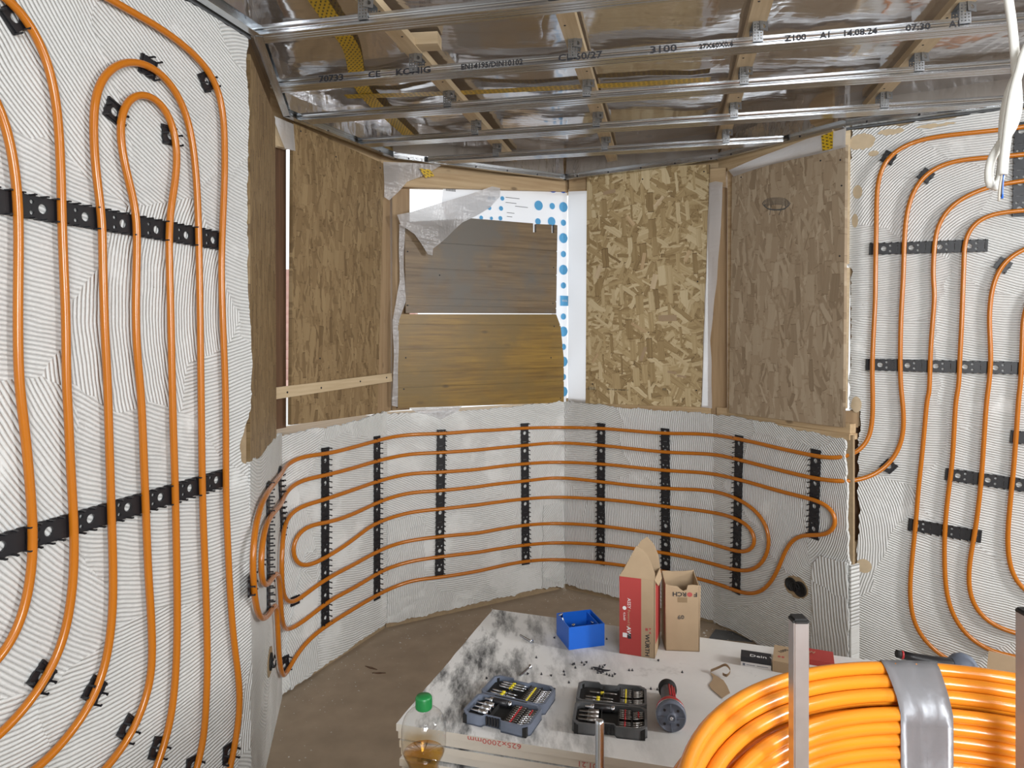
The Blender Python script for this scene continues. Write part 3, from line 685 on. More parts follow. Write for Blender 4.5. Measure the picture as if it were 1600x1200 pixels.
pipe(LP([(-40, -35), (0, -15), (25, 2), (42, 30), (60, 58), (75, 97), (86, 145), (92, 200), (94, 240), (96, 300), (97, 350), (99, 400), (101, 450), (103, 500), (104, 600), (107, 650), (110, 725), (114, 790), (116, 840), (115, 900), (108, 960), (98, 1005), (82, 1045), (60, 1080), (30, 1120), (0, 1150), (-40, 1180)]),
     'second orange pipe from the left edge, arching over at the top of the left wall')
pipe(LP([(10, 1232), (45, 1212), (62, 1200), (95, 1165), (131, 1120), (152, 1080), (166, 1035), (175, 970), (177, 920), (176, 860), (174, 800), (171, 700), (168, 600), (164, 520), (161, 425), (159, 340), (154, 300), (148, 250), (146, 200), (146, 165), (152, 135), (165, 112), (187, 97), (215, 95), (240, 104), (265, 125), (282, 155), (295, 190), (302, 230), (307, 280), (310, 350), (311, 400), (312, 450), (314, 600), (315, 675), (316, 750), (318, 825), (321, 900), (323, 975), (324, 1050), (322, 1100), (319, 1150), (311, 1190), (300, 1225)]),
     'outer orange pipe loop of the double hairpin on the left wall')
pipe(LP([(130, 1240), (155, 1213), (167, 1200), (192, 1170), (212, 1135), (226, 1100), (235, 1070), (238, 1025), (236, 960), (232, 900), (229, 825), (226, 750), (222, 650), (219, 600), (214, 550), (212, 475), (213, 425), (214, 350), (211, 320), (203, 290), (194, 255), (188, 225), (186, 190), (191, 165), (202, 148), (220, 142), (240, 148), (257, 162), (269, 188), (276, 220), (277, 260), (272, 295), (266, 330), (264, 360), (265, 425), (267, 500), (269, 600), (271, 675), (274, 775), (276, 875), (277, 950), (276, 1025), (272, 1085), (265, 1135), (252, 1180), (235, 1225)]),
     'inner orange pipe loop with the bulb-shaped head on the left wall')
pipe(LP([(130, -25), (172, -1), (200, 15), (230, 32), (260, 50), (290, 73), (315, 96), (332, 118), (343, 145), (349, 175), (351, 225), (351, 275), (349, 325), (347, 375), (346, 425), (348, 500), (352, 600), (353, 675), (353, 750), (354, 800), (357, 875), (361, 950), (367, 1015), (373, 1060), (375, 1100), (371, 1140), (363, 1185), (355, 1220)]),
     'orange pipe nearest the bay on the left wall, coming down from the ceiling')
# the one long pipe of the bay
sL, sR = 2.6075, 2.581
def ZL(p): return Z(370, 640, sL, p)
def ZR(p): return Z(740, 640, sR, p)
def ZU(p): return Z(1300, 170, 2.667, p)
def ZD(p): return Z(1300, 600, 2.61, p)
P1R = ZR([(60, 84), (200, 75), (340, 72), (520, 76), (640, 86), (780, 96), (880, 97), (960, 101), (1100, 125), (1250, 160), (1380, 187)])
P1L = ZL([(1000, 85), (850, 97), (720, 101), (650, 108), (590, 122), (450, 160), (380, 177), (300, 187), (240, 200), (208, 220), (185, 258), (150, 304), (118, 350), (92, 410), (72, 500), (64, 600), (66, 680), (72, 760), (84, 825), (103, 852), (130, 835), (150, 802)])
P8L = ZL([(162, 795), (166, 850), (168, 920), (172, 1000), (180, 1062), (196, 1085), (213, 1055), (240, 1000), (300, 930), (370, 878), (450, 828), (560, 762), (620, 732), (700, 700), (850, 680), (1000, 655)])
P8R = ZR([(60, 642), (200, 613), (340, 605), (520, 618), (640, 634), (780, 655), (920, 685), (1000, 708), (1080, 738), (1140, 745), (1190, 710), (1230, 640), (1260, 560), (1290, 517), (1335, 498), (1390, 512), (1440, 505), (1466, 475), (1470, 435), (1445, 392), (1380, 366)])
P3R = ZR([(1250, 333), (1080, 285), (950, 257), (780, 246), (640, 232), (520, 220), (340, 212), (200, 219), (60, 235)])
P3L = ZL([(1000, 242), (830, 255), (700, 262), (590, 288), (480, 325), (340, 372), (260, 395), (217, 420), (197, 460), (188, 520), (183, 600), (184, 700), (195, 768), (218, 792), (250, 778), (300, 735)])
P6L = ZL([(380, 682), (480, 630), (570, 580), (640, 550), (700, 535), (850, 515), (1000, 501)])
P6R = ZR([(60, 490), (200, 467), (340, 459), (520, 470), (640, 486), (780, 505), (900, 526), (1000, 553), (1085, 577), (1130, 566), (1146, 530), (1122, 478), (1060, 440)])
P5R = ZR([(960, 414), (780, 392), (640, 374), (520, 362), (340, 353), (200, 361), (60, 378)])
P5L = ZL([(1000, 386), (850, 403), (700, 420), (600, 450), (545, 475), (500, 510), (440, 555), (380, 592), (310, 630), (265, 645), (237, 630), (222, 590), (225, 540), (245, 502), (280, 477), (340, 464)])
P4L = ZL([(400, 452), (480, 423), (600, 368), (700, 340), (830, 330), (1000, 312)])
P4R = ZR([(60, 304), (200, 289), (340, 275), (520, 292), (640, 306), (780, 318), (960, 328), (1060, 358), (1130, 400), (1180, 460), (1196, 530), (1178, 600), (1130, 648), (1070, 650)])
P7R = ZR([(1000, 632), (900, 605), (780, 580), (640, 560), (520, 545), (340, 537), (200, 547), (60, 568)])
P7L = ZL([(1000, 579), (850, 597), (700, 620), (620, 645), (570, 670), (480, 725), (380, 778), (300, 840), (240, 885), (207, 899), (190, 882), (181, 830), (178, 760), (174, 690), (160, 666), (140, 695), (118, 716), (102, 700), (97, 640), (101, 560), (116, 480), (142, 430), (172, 395)])
P2L = ZL([(186, 375), (198, 340), (216, 313), (260, 290), (340, 272), (450, 245), (590, 205), (700, 182), (830, 175), (1000, 163)])
P2R = ZR([(60, 158), (200, 145), (340, 134), (520, 145), (640, 158), (780, 172), (980, 182), (1080, 205), (1250, 248), (1380, 278), (1470, 290)])
P1X = ZD([(0, 305), (40, 306), (80, 300), (115, 280), (140, 255), (158, 215), (166, 150), (166, 60)])+ZU([(170, 1200), (167, 1100), (172, 950), (180, 800), (181, 650), (183, 560), (185, 450), (185, 380), (190, 300), (206, 242), (240, 190), (300, 150), (380, 125), (500, 108), (700, 88), (850, 68)])
P2X = ZD([(40, 398), (100, 396), (150, 385), (210, 350), (258, 302), (285, 240), (294, 180), (292, 120), (285, 50)])+ZU([(290, 1200), (284, 1120), (284, 1050), (288, 850), (297, 700), (300, 580), (303, 500), (311, 430), (332, 350), (370, 290), (420, 245), (500, 217), (600, 206), (700, 200), (850, 185)])
path = list(reversed(P1X))+list(reversed(P1R))+P1L+P8L+P8R+P3R+P3L+P6L+P6R+P5R+P5L+P4L+P4R+P7R+P7L+P2L+P2R+P2X
B5 = [FA, FB, FC, FD, FE]
pts3 = []
for (x, y) in path:
    if x > 1400: pts3.append(RW.pt(x, y, PO))
    elif x > 1310 and y < 780 and not (x < 1345 and y > 730 and y > 756):
        ya = FE.pt(1310, y, PO).y; yb = RW.pt(1400, y, PO).y; f_ = min(1, max(0, (x-1310)/90)); pts3.append(atY(x, y, ya+(yb-ya)*f_))
    else: pts3.append(bay(x, y, PO, B5))
# pull the crossing A/B part clear of the corner
pipe(pts3, 'long orange pipe snaking back and forth around the bay parapet and up the right wall', r=0.0092, step=0.014)
def RP(pts): return [RW.pt(x, y, PO) for x, y in pts]
pipe(RP(ZU([(850, 293), (780, 303), (720, 311), (650, 326), (560, 362), (490, 410), (447, 470), (430, 530), (425, 600), (420, 700), (428, 770), (422, 850), (411, 1000), (403, 1200)])+ZD([(391, 40), (380, 150), (366, 300), (353, 420), (342, 560), (328, 700), (319, 800), (318, 870), (326, 940), (350, 1010), (398, 1070), (450, 1112), (520, 1150), (620, 1180)])),
     'third orange pipe from the bay on the right wall, curling away behind the coil')
pipe(RP(ZU([(850, 420), (780, 425), (700, 432), (640, 446), (590, 475), (560, 515), (550, 560), (550, 620), (545, 750), (540, 900), (532, 1050), (525, 1180)])+ZD([(508, 40), (500, 150), (489, 330), (471, 470), (460, 600), (459, 740), (468, 860), (490, 935), (530, 1005), (590, 1060), (650, 1090), (720, 1108), (850, 1130)])),
     'fourth orange pipe from the bay on the right wall')
pipe(RP(ZU([(880, 555), (800, 582), (740, 615), (700, 660), (672, 730), (659, 800), (655, 870), (658, 950), (662, 1030), (660, 1080), (650, 1180)])+ZD([(633, 40), (628, 100), (618, 250), (610, 370), (597, 500), (580, 620), (562, 720), (557, 820), (572, 890), (610, 950), (660, 985), (720, 1010), (783, 1025), (880, 1040)])),
     'fifth orange pipe from the bay on the right wall')
pipe(RP(ZU([(920, 680), (850, 750), (800, 845), (794, 950), (790, 1050), (782, 1180)])+ZD([(764, 30), (755, 150), (740, 350), (725, 500), (716, 650), (727, 750), (760, 820), (820, 870), (900, 900)])),
     'orange pipe at the right edge of the photo on the right wall')

# ---------------------------------------------------------------- black clip rails
def rail_mesh(L, w_=0.05, phase=0.02, small=False):
    """rail along local x from 0 to L, centred on y, standing on z=0"""
    holes = []
    ol = []
    n = max(1, round(L/0.012))
    for k in range(n):
        x = L*k/n; dx = L/n; d = 0.0015 if k % 2 else 0
        ol += [(x, -w_/2+d), (x+dx*.9, -w_/2+d)]
    top = [(L-p_[0], -p_[1]) for p_ in ol]
    x = phase
    while x < L-0.008:
        if x > 0.012: holes.append(circ(x, 0, 0.0105, 14))
        for yy in (-.011, .011):
            if x+.027 < L-.006: holes.append(circ(x+.024, yy, 0.005, 8))
        if x+.052 < L-.004: holes.append(rect(x+.0495, x+.0515, -.012, .012))
        x += 0.1
    me = shape2d([ol+top]+holes, 0.005); me.transform(Matrix.Translation((0, 0, 0.0045)))
    bmx = bmesh.new(); bmx.from_mesh(me); bpy.data.meshes.remove(me)
    # pairs of pegs that grip the pipe
    x = phase - 0.06
    while x < L+0.02:
        for s in (x-.0125, x+.0125):
            if 0.002 < s < L-0.002:
                for yy in (-w_/2, w_/2-.003):
                    box(bmx, s-.0020, s+.0020, yy, yy+.003, 0.004, 0.0235)
                    t = .0035 if s < x else -.0035
                    box(bmx, min(s, s+t), max(s, s+t), yy, yy+.003, 0.021, 0.0240)
        x += 0.05
    # raised cross ribs
    for s in (0.004, L-0.007): box(bmx, s, s+.003, -w_/2+.002, w_/2-.002, 0.005, 0.010)
    return bmx
def rail(fr, a, b, label, phase=0.02, group='clip rails', w_=0.05, off=0.002):
    """between pixels a and b"""
    p = Vector(fr.uv(a[0], a[1], off)); q = Vector(fr.uv(b[0], b[1], off)); d = q-p
    m = fr.m @ Matrix.Translation((p.x, p.y, off)) @ Matrix.Rotation(math.atan2(d.y, d.x), 4, 'Z')
    return finish('clip_rail', rail_mesh(d.length, w_, phase), 'black', matrix=m, tags=(label, 'clip rail', group))
def clip(fr, c, ang, label, L=0.05, off=0.002):
    p = fr.uv(c[0], c[1], off)
    m = fr.m @ Matrix.Translation((p[0], p[1], off)) @ Matrix.Rotation(math.radians(ang), 4, 'Z') @ Matrix.Translation((-L/2, 0, 0))
    bmx = rail_mesh(L, 0.05, phase=L/2)
    o = finish('pipe_clip', bmx, 'black', matrix=m, tags=(label, 'pipe clip', 'single pipe clips'))
    return o
L_ = Vector(LW.uv(345, 378, 0)); 
rail(LW, (346, 378), (-45, 307), 'upper black clip rail crossing the pipes on the left wall', phase=0.04)
rail(LW, (351, 745), (-45, 866), 'lower black clip rail crossing the pipes on the left wall', phase=0.04)
for c_, a_, t_ in [((20, 28), 45, 'under the arching pipe at the top left of the photo'), ((229, 105), 170, 'at the top of the outer hairpin loop'), ((176, 175), 70, 'left of the bulb-shaped loop head'),
                   ((263, 212), 95, 'inside the right of the bulb-shaped loop head'), ((321, 127), 125, 'on the ceiling-side pipe near the bay'),
                   ((63, 1057), 40, 'on the lower bend of the second pipe from the left'), ((145, 1078), 45, 'on the lower bend of the outer hairpin loop, left leg'), ((198, 1138), 40, 'on the lower bend of the bulb-headed loop, left leg'),
                   ((245, 1168), 60, 'low on the right leg of the bulb-headed loop'), ((299, 1196), 80, 'low on the right leg of the outer hairpin loop'), ((356, 1175), 85, 'low on the pipe nearest the bay')]:
    clip(LW, c_, a_+90 if False else a_, 'small black clip '+t_)
# bay rails (upright); top and bottom in pixels
for fr, a, b, t_ in [(FB, (507, 981), (507, 699), 'tallest upright rail, left end of the bay parapet, second facet'), (FB, (588, 937), (588, 681), 'upright rail beside the concave corner left of the bay'),
                     (FC, (686, 903), (689, 671), 'upright rail under the left of the plank shutters'), (FC, (821, 882), (819, 661), 'upright rail under the right of the plank shutters'),
                     (FD, (939, 882), (940, 661), 'upright rail under the left of the bright OSB panel'), (FD, (1041, 893), (1040, 669), 'upright rail rising behind the two cardboard boxes'),
                     (FE, (1151, 927), (1156, 680), 'upright rail holding the three right-hand bends'), (FE, (1272, 842), (1276, 702), 'short upright rail nearest the right wall')]:
    rail(fr, a, b, 'black '+t_, phase=0.045)
rail(FA, (418, 955), (417, 753), 'black upright rail edge-on at the far left return of the bay', phase=0.045)
rail(FA, (440, 838), (435, 732), 'black short upright rail behind the two outermost bends at the left', phase=0.045)
clip(FA, (388, 914), 90, 'small black clip on the outermost bend, left return of the bay', 0.06)
clip(FA, (405, 880), 90, 'small black clip on the second bend, left return of the bay', 0.04)
clip(FB, (460, 938), 90, 'small black clip under the third bend, left end of the parapet', 0.04)
clip(FB, (443, 1040), 90, 'small black clip at the lowest bend near the floor', 0.08)
# right wall
rail(RW, ZU([(155, 585)])[0], ZU([(650, 570)])[0], 'topmost black clip rail on the right wall', phase=0.055)
rail(RW, ZU([(140, 1065)])[0], (1625, 576), 'longest black clip rail across the middle of the right wall', phase=0.055)
rail(RW, ZD([(725, 212)])[0], (1640, 688), 'black clip rail cut by the right edge of the photo', phase=0.055)
rail(RW, ZD([(460, 365)])[0], (1640, 764), 'black clip rail on four pipes low on the right wall', phase=0.045)
rail(RW, ZD([(310, 570)])[0], ZD([(610, 622)])[0], 'lowest black clip rail on the right wall', phase=0.03)
rail(RW, ZU([(782, 450)])[0], ZU([(790, 55)])[0], 'black upright clip rail at the upper right edge of the photo', phase=0.03)
for c_, a_, t_ in [(ZU([(237, 205)])[0], 60, 'on the outermost bend of the right wall'), (ZU([(392, 280)])[0], 50, 'on the second bend of the right wall'), (ZU([(712, 652)])[0], -35+90, 'on the fifth pipe of the right wall'), (ZD([(232, 335)])[0], -40, 'on the lower bend beside the black slot')]:
    clip(RW, c_, a_, 'small black clip '+t_)

# cable boxes in the plaster
def socket_hole(fr, c, blobs, label, name='socket_hole'):
    u, v = fr.uv(*c)
    t = empty(name, fr.m @ Matrix.Translation((u, v, 0.004)), label, 'cable box')
    bm = bmesh.new(); q = ragged(circ(0, 0, 0.062, 14, 0.05), 0.006, 0.01); me = shape2d([q], 0.002)
    link('broken_rim', me, 'board', t)
    for (x, y, r) in blobs:
        bm = bmesh.new(); lathe(bm, [(r, 0), (r, 0.006), (r*.8, 0.006), (r*.8, 0.002), (0.001, 0.002)], 18)
        finish('round_box', bm, 'blackmatte', t, Matrix.Translation((x, y, 0.001)))
    bm = bmesh.new()
    for k in range(4):
        a0 = random.uniform(0, 6); pts = [Vector((.03*math.cos(a0+j*.9)*random.uniform(.3, 1), .02*math.sin(a0+j*.9), .008+.004*j)) for j in range(4)]
        tube(bm, catmull(pts, .004), .002, 6)
    finish('loose_wire', bm, 'black', t)
socket_hole(FE, (1245, 917), [(-.026, .006, .03), (.022, -.002, .034), (.0, .0, .022)], 'broken-out hole with black cable boxes low on the right end of the bay')
socket_hole(FA, (420, 1034), [(0, 0, .03)], 'small broken hole with a cable box near the floor on the left')

# ---------------------------------------------------------------- ceiling: film, battens, profiles, hangers, tracks
V = Vector((.9757, -.2191, 0)).normalized(); D = Vector((.2191, .9757, 0)).normalized()
CF = Matrix.Identity(4)
for i in range(3): CF[i][0] = V[i]; CF[i][1] = D[i]; CF[i][2] = (0, 0, 1)[i]
def c2w(a, b, z): return V*a+D*b+Vector((0, 0, z))
# film as a wavy sheet clipped to the room plan
bm = bmesh.new(); NX, NY = 120, 90
lim = [Vector((-1.9, -1.0)), Vector((3.6, -1.0)), Vector((3.6, 1.8))]
grid = {}
def inside(x, y):
    poly = [(-2.05, -1.1), (-.95, 2.05), (-1.05, 2.88), (-.72, 3.62), (.30, 4.2), (1.18, 3.66), (1.55, 3.14), (3.6, 2.0), (3.5, -1.1)]
    c_ = False; j = len(poly)-1
    for i in range(len(poly)):
        if ((poly[i][1] > y) != (poly[j][1] > y)) and (x < (poly[j][0]-poly[i][0])*(y-poly[i][1])/(poly[j][1]-poly[i][1])+poly[i][0]): c_ = not c_
        j = i
    return c_
from mathutils import noise as mn
for i in range(NX+1):
    for j in range(NY+1):
        a = -2.2+i*5.6/NX; b = -0.9+j*5.2/NY; p_ = c2w(a, b, 0)
        if not inside(p_.x, p_.y): continue
        # sags between the battens, tight at each batten
        tt = ((a+.0)/.603-.165) % 1.0; sag = math.sin(math.pi*tt)
        z = 2.490+0.022*sag*(0.4+mn.noise(Vector((a*1.6, b*1.1, 0))))+0.006*mn.noise(Vector((a*6, b*4, 3)))*sag*max(0, mn.noise(Vector((a*1.3, b*1.3, 9)))+.35)*2.2
        grid[i, j] = bm.verts.new((p_.x, p_.y, z))
for i in range(NX):
    for j in range(NY):
        k = [grid.get(t) for t in ((i, j), (i+1, j), (i+1, j+1), (i, j+1))]
        if all(k): bm.faces.new(k).smooth = True
finish('ceiling_film', bm, 'film', tags=('glossy clear vapour film stretched over the battens under the whole ceiling', 'plastic film'))

# battens at a = const, running along D
def batten_a(px, py, H=.955):
    p_ = onz(px, py, CAMH+H); return p_.dot(V)
bat = [(batten_a(590, 20), 'leftmost'), (batten_a(883, 20), 'second from the left'), (batten_a(1187, 20), 'third from the left'), (batten_a(1492, 20), 'rightmost')]
def b_end(a):
    b = 1.5
    while inside(*(c2w(a, b, 0)[:2])): b += 0.01
    return b-0.06
for a, t_ in bat:
    bm = bmesh.new(); box(bm, -.9, b_end(a), -.028, .028, 0, .026)
    m = Matrix.Translation((V*a)+Vector((0, 0, 2.452))) @ Matrix([[D.x, -V.x, 0, 0], [D.y, -V.y, 0, 0], [0, 0, 1, 0], [0, 0, 0, 1]])
    o = finish('ceiling_batten', bm, 'wood_pale', matrix=m, tags=('pale ceiling batten, %s of four, running towards the bay' % t_, 'batten', 'ceiling battens'))
    for k in range(16):
        bm = bmesh.new(); lathe(bm, [(.004, 0), (.003, -.0012)], 8); finish('screw_head', bm, 'ink', o, Matrix.Translation((-.2+k*.21+random.uniform(-.03, .03), random.choice((-.012, .012)), 0)))
# wooden block between battens
p_ = onz(655, 75, 2.455)
bm = bmesh.new(); box(bm, -.07, .07, -.03, .03, 0, .04)
finish('wooden_block', bm, 'wood_pale', matrix=Matrix.Translation(p_) @ CF.to_3x3().to_4x4() @ Matrix.Rotation(.1, 4, 'Z'), tags=('short wooden block beside the leftmost ceiling batten', 'block'))

# CD profiles: b = const, along V
def line_hit(p0, d, q0, q1):
    e_ = q1-q0; den = d.x*e_.y-d.y*e_.x; t = ((q0-p0).x*e_.y-(q0-p0).y*e_.x)/den; return t
def profile_bm(x0, x1):
    """C profile 60 x 27 open upwards, along x; bottom at z=0"""
    bmx = bmesh.new(); t = .0012
    # web (bottom) with three shallow grooves
    prof = [(-.030, .0), (-.018, 0), (-.016, .0015), (-.012, .0015), (-.010, 0), (-.002, 0), (0, .0015), (.002, 0), (.010, 0), (.012, .0015), (.016, .0015), (.018, 0), (.030, 0)]
    side = [(.030, .006), (.0285, .009), (.0285, .012), (.030, .014), (.0285, .017), (.030, .020), (.030, .027), (.024, .027)]
    full = [(-y, z) for y, z in reversed(side)]+prof+side
    A = [bmx.verts.new((x0, y, z)) for y, z in full]; B = [bmx.verts.new((x1, y, z)) for y, z in full]
    for i in range(len(full)-1): bmx.faces.new((A[i], A[i+1], B[i+1], B[i]))
    bmesh.ops.recalc_face_normals(bmx, faces=bmx.faces)
    me = bpy.data.meshes.new('t'); bmx.to_mesh(me); bmx.free(); bmx = bmesh.new(); bmx.from_mesh(me); bpy.data.meshes.remove(me)
    bmesh.ops.solidify(bmx, geom=bmx.faces[:], thickness=-t*.6)
    return bmx
PB = [1.81, 2.211, 2.567, 2.949, 3.302]
PB = []
for (px, py) in [(385, 56), (405, 138), (450, 189), (548, 226), (615, 256)]:
    PB.append(onz(px, py, PZ).dot(D)+.03)
ORD = ['nearest the camera', 'second from the camera, with black printing', 'third from the camera', 'fourth from the camera', 'farthest, over the shuttered window']
TR = [Vector(x_) for x_ in [(-1.60, -.8), (-.768, 2.045), (-.930, 2.81), (-.60, 3.50), (.305, 3.98), (1.05, 3.52), (1.43, 2.96), (3.2, 1.97)]]
def span(b):
    xs = []
    p0 = (D*b).to_2d(); d = V.to_2d()
    for i in range(len(TR)-1):
        e_ = TR[i+1]-TR[i]; den = d.x*e_.y-d.y*e_.x
        if abs(den) < 1e-6: continue
        t = ((TR[i]-p0).x*e_.y-(TR[i]-p0).y*e_.x)/den; s = ((TR[i]-p0).x*d.y-(TR[i]-p0).y*d.x)/den
        if 0 <= s <= 1: xs.append(t)
    xs.sort(); return xs[0]+.006, (xs[-1]-.006 if len(xs) > 1 else 3.0)
for b, t_ in zip(PB, ORD):
    a0, a1 = span(b); a1 = min(a1, 3.0)
    m = Matrix.Translation(D*b+Vector((0, 0, PZ))) @ CF
    o = finish('ceiling_profile', profile_bm(a0, a1), 'steel', matrix=m, tags=('galvanised ceiling profile, '+t_, 'metal profile', 'ceiling profiles'))
    if 'printing' in t_:
        # dot-matrix style printing on the side that faces the room
        for tx, px, sz, sx in [('70733', 498, .030, 1.45), ('CE', 575, .030, 1.45), ('KONIG', 618, .030, 1.5), ('EN14195/DIN10102', 720, .026, 1.12), ('CD60/27', 872, .030, 1.45), ('3100', 1015, .030, 1.6), ('27X60X0.6', 1092, .022, 1.15), ('Z100', 1226, .026, 1.25), ('A1', 1281, .026, 1.2), ('14.08.24', 1316, .026, 1.22), ('07:30', 1415, .026, 1.3), ('A1', 1483, .026, 1.2)]:
            # x on the side plane for this pixel
            r = ray(px, 100); y_side = b-.030
            t = y_side/(r.x*D.x+r.y*D.y); a_ = (r*t).dot(V)
            me = text_mesh(tx, sz*1.02, .0004, 'LEFT', sx*.86, .022)
            link('printed_marking', me, 'ink', o, Matrix.Translation((a_, -.0308, .0035)) @ Matrix.Rotation(math.pi/2, 4, 'X'))
# splice connector on the third profile
# hangers where battens cross profiles
def hanger_mesh(single=True):
    bmx = bmesh.new()
    def plate(w0, h0, holes, mat):
        me = shape2d([w0]+holes, .0012); me.transform(mat); bmx.from_mesh(me); bpy.data.meshes.remove(me)
    hol = [circ(-.009+.009*i, .008+.009*j, .0022, 6) for i in range(3) for j in range(6)]
    for s in (-1, 1):
        m = Matrix.Translation((0, s*.0335, -.0)) @ Matrix.Rotation(math.pi/2, 4, 'X') @ Matrix.Translation((0, -.062, 0))
        plate(rect(-.015, .015, 0, .062), 0, hol, m)
    plate(rect(-.015, .015, -.034, .034), 0, [circ(0, -.02, .004, 8), circ(0, .02, .004, 8)], Matrix.Translation((0, 0, -.0006)))
    return bmx
def ear_mesh():
    me = shape2d([rect(-.014, .014, 0, .034), circ(0, .014, .007, 10)], .0012)
    return me
hm = hanger_mesh(); me_h = bpy.data.meshes.new('ceiling_hanger'); hm.to_mesh(me_h); hm.free()
me_e = ear_mesh()
bmx = bmesh.new(); lathe(bmx, [(.0035, 0), (.005, -.002), (.002, -.003)], 8); me_s = bpy.data.meshes.new('hanger_screw'); bmx.to_mesh(me_s); bmx.free()
hang0 = None
ROWN = ['nearest profile', 'printed profile', 'third profile', 'fourth profile', 'farthest profile']
BATN = ['leftmost batten', 'second batten', 'third batten', 'rightmost batten']
M['hanger'] = simple('dull_perforated_steel', (0.30, 0.31, 0.32), 0.38, 0.9, nvar=0.15, nscale=90)
me_h.materials.append(M['hanger']); me_e.materials.append(M['hanger']); me_s.materials.append(M['bright'])
for i, b in enumerate(PB):
    a0, a1 = span(b)
    for j, (a, _) in enumerate(bat):
        if not (a0 < a < a1): continue
        jit = random.uniform(-.03, .03)
        root = empty('ceiling_hanger', Matrix.Translation(c2w(a+.0, b, 2.452)) @ CF.to_3x3().to_4x4() @ Matrix.Rotation(random.uniform(-.05, .05), 4, 'Z'),
                     'perforated steel hanger joining the %s to the %s' % (ROWN[i], BATN[j]), 'hanger', 'ceiling hangers')
        for nm, me_, mt in (('strap', me_h, Matrix()), ('bent_ear', me_e, Matrix.Translation((.017, -.036, -.030)) @ Matrix.Rotation(math.radians(80), 4, 'X') @ Matrix.Rotation(math.radians(25), 4, 'Y')), ('screw', me_s, Matrix.Translation((0, .02, -.0012)))):
            o = bpy.data.objects.new(nm, me_); COL.objects.link(o); o.parent = root; o.matrix_local = mt
# perimeter track (U profile) along the walls
TN = ['along the left wall', 'in the left return of the bay', 'over the dull left OSB panel', 'over the shuttered window', 'over the bright OSB panel', 'over the greyed OSB panel', 'along the right wall']
for i in range(len(TR)-1):
    p0, p1 = TR[i], TR[i+1]; fr = Frame(p0, p1)
    bm = bmesh.new(); L = fr.L
    if i in (0,): L = fr.L
    z0 = PZ-.002
    box(bm, 0, L, z0, z0+.0285, 0, .0008); box(bm, 0, L, z0, z0+.0008, 0, .028); box(bm, 0, L, z0+.0277, z0+.0285, 0, .028)
    o = finish('perimeter_track', bm, 'steel', matrix=fr.m, tags=('galvanised wall track '+TN[i], 'metal track', 'perimeter tracks'))
    k = .08
    while k < L-.03:
        bm = bmesh.new(); lathe(bm, [(.0045, 0), (.0045, .0015), (.002, .002)], 10); finish('screw_head', bm, 'ink', o, Matrix.Translation((k, z0+.014, .0008))); k += .19
# fixing strip between track and wall, so that no light leaks (grey sealing band)
for i, fr in enumerate((LW, RW)):
    bm = bmesh.new(); box(bm, 0, fr.L, 2.374, 2.41, -.012, .004); struct(finish('trim_%d' % (11+i), bm, 'grey2', matrix=fr.m))

# film skirt between the track and the stretched film
bm = bmesh.new()
for i in range(len(TR)-1):
    fr = Frame(TR[i], TR[i+1]); n_ = max(2, int(fr.L/.05)); pv = None
    for k in range(n_+1):
        u = fr.L*k/n_; o_ = -.004+.006*math.sin(k*1.7+i)
        cur = [bm.verts.new(fr.m @ Vector((u, 2.4, -.003))), bm.verts.new(fr.m @ Vector((u, 2.45, o_-.008))), bm.verts.new(fr.m @ Vector((u, 2.53, -.02)))]
        if pv:
            for a_ in (0, 1): bm.faces.new((pv[a_], cur[a_], cur[a_+1], pv[a_+1])).smooth = True
        pv = cur
finish('film_skirt', bm, 'film_skirt', tags=('strip of the vapour film turned down behind the metal tracks around the ceiling', 'plastic film'))
# yellow printed tape on the film
def tape(pts_px, width, z, label):
    pts = [onz(px, py, z) for px, py in pts_px]; pts = catmull(pts, .03)
    bm = bmesh.new(); uvl = bm.loops.layers.uv.new('UVMap'); prev = None; s = 0
    for i, p_ in enumerate(pts):
        t = (pts[min(i+1, len(pts)-1)]-pts[max(i-1, 0)]).normalized(); n = Vector((-t.y, t.x, 0)).normalized()
        if i: s += (pts[i]-pts[i-1]).length
        cur = (bm.verts.new(p_+n*width/2), bm.verts.new(p_-n*width/2), s)
        if prev:
            f = bm.faces.new((prev[0], prev[1], cur[1], cur[0]))
            for lp, uv in zip(f.loops, ((prev[2], 0), (prev[2], width), (s, width), (s, 0))): lp[uvl].uv = uv
        prev = cur
    return finish('yellow_tape', bm, 'ytape', tags=(label, 'tape', 'yellow tapes on the film'))
tape([(470, -40), (510, 20), (548, 75), (560, 125), (578, 155), (610, 185), (642, 215), (660, 240), (672, 262)], .06, 2.478, 'yellow printed tape strip running from the upper left towards the shuttered window')
tape([(540, 151), (640, 148), (740, 144), (860, 138), (1000, 131), (1110, 124)], .05, 2.476, 'yellow printed tape strip running left to right between the printed and the third profile')
tape([(1250, 190), (1280, 193), (1320, 182)], .06, 2.478, 'short yellow tape piece near the corner over the greyed OSB panel')
tape([(1440, 158), (1530, 150), (1600, 145)], .03, 2.478, 'short yellow tape piece over the right plaster wall')
for nm, fr, quad, lb in [('yellow_tape', FC, [(655, 263), (672, 265), (679, 275), (665, 278)], 'yellow tape end stuck on the milky film over the shuttered window'), ('yellow_tape', FE, [(1283, 212), (1302, 205), (1301, 232), (1285, 236)], 'yellow tape end hanging above the greyed OSB panel')]:
    q = [fr.uv(*a_, .04 if fr is FC else .012) for a_ in quad]; bm = bmesh.new(); uvl = bm.loops.layers.uv.new('UVMap')
    f = bm.faces.new([bm.verts.new((a_[0], a_[1], .04 if fr is FC else .012)) for a_ in q])
    for lp in f.loops: lp[uvl].uv = (lp.vert.co.x, lp.vert.co.y)
    finish(nm, bm, 'ytape', matrix=fr.m, tags=(lb, 'tape', 'yellow tapes on the film'))

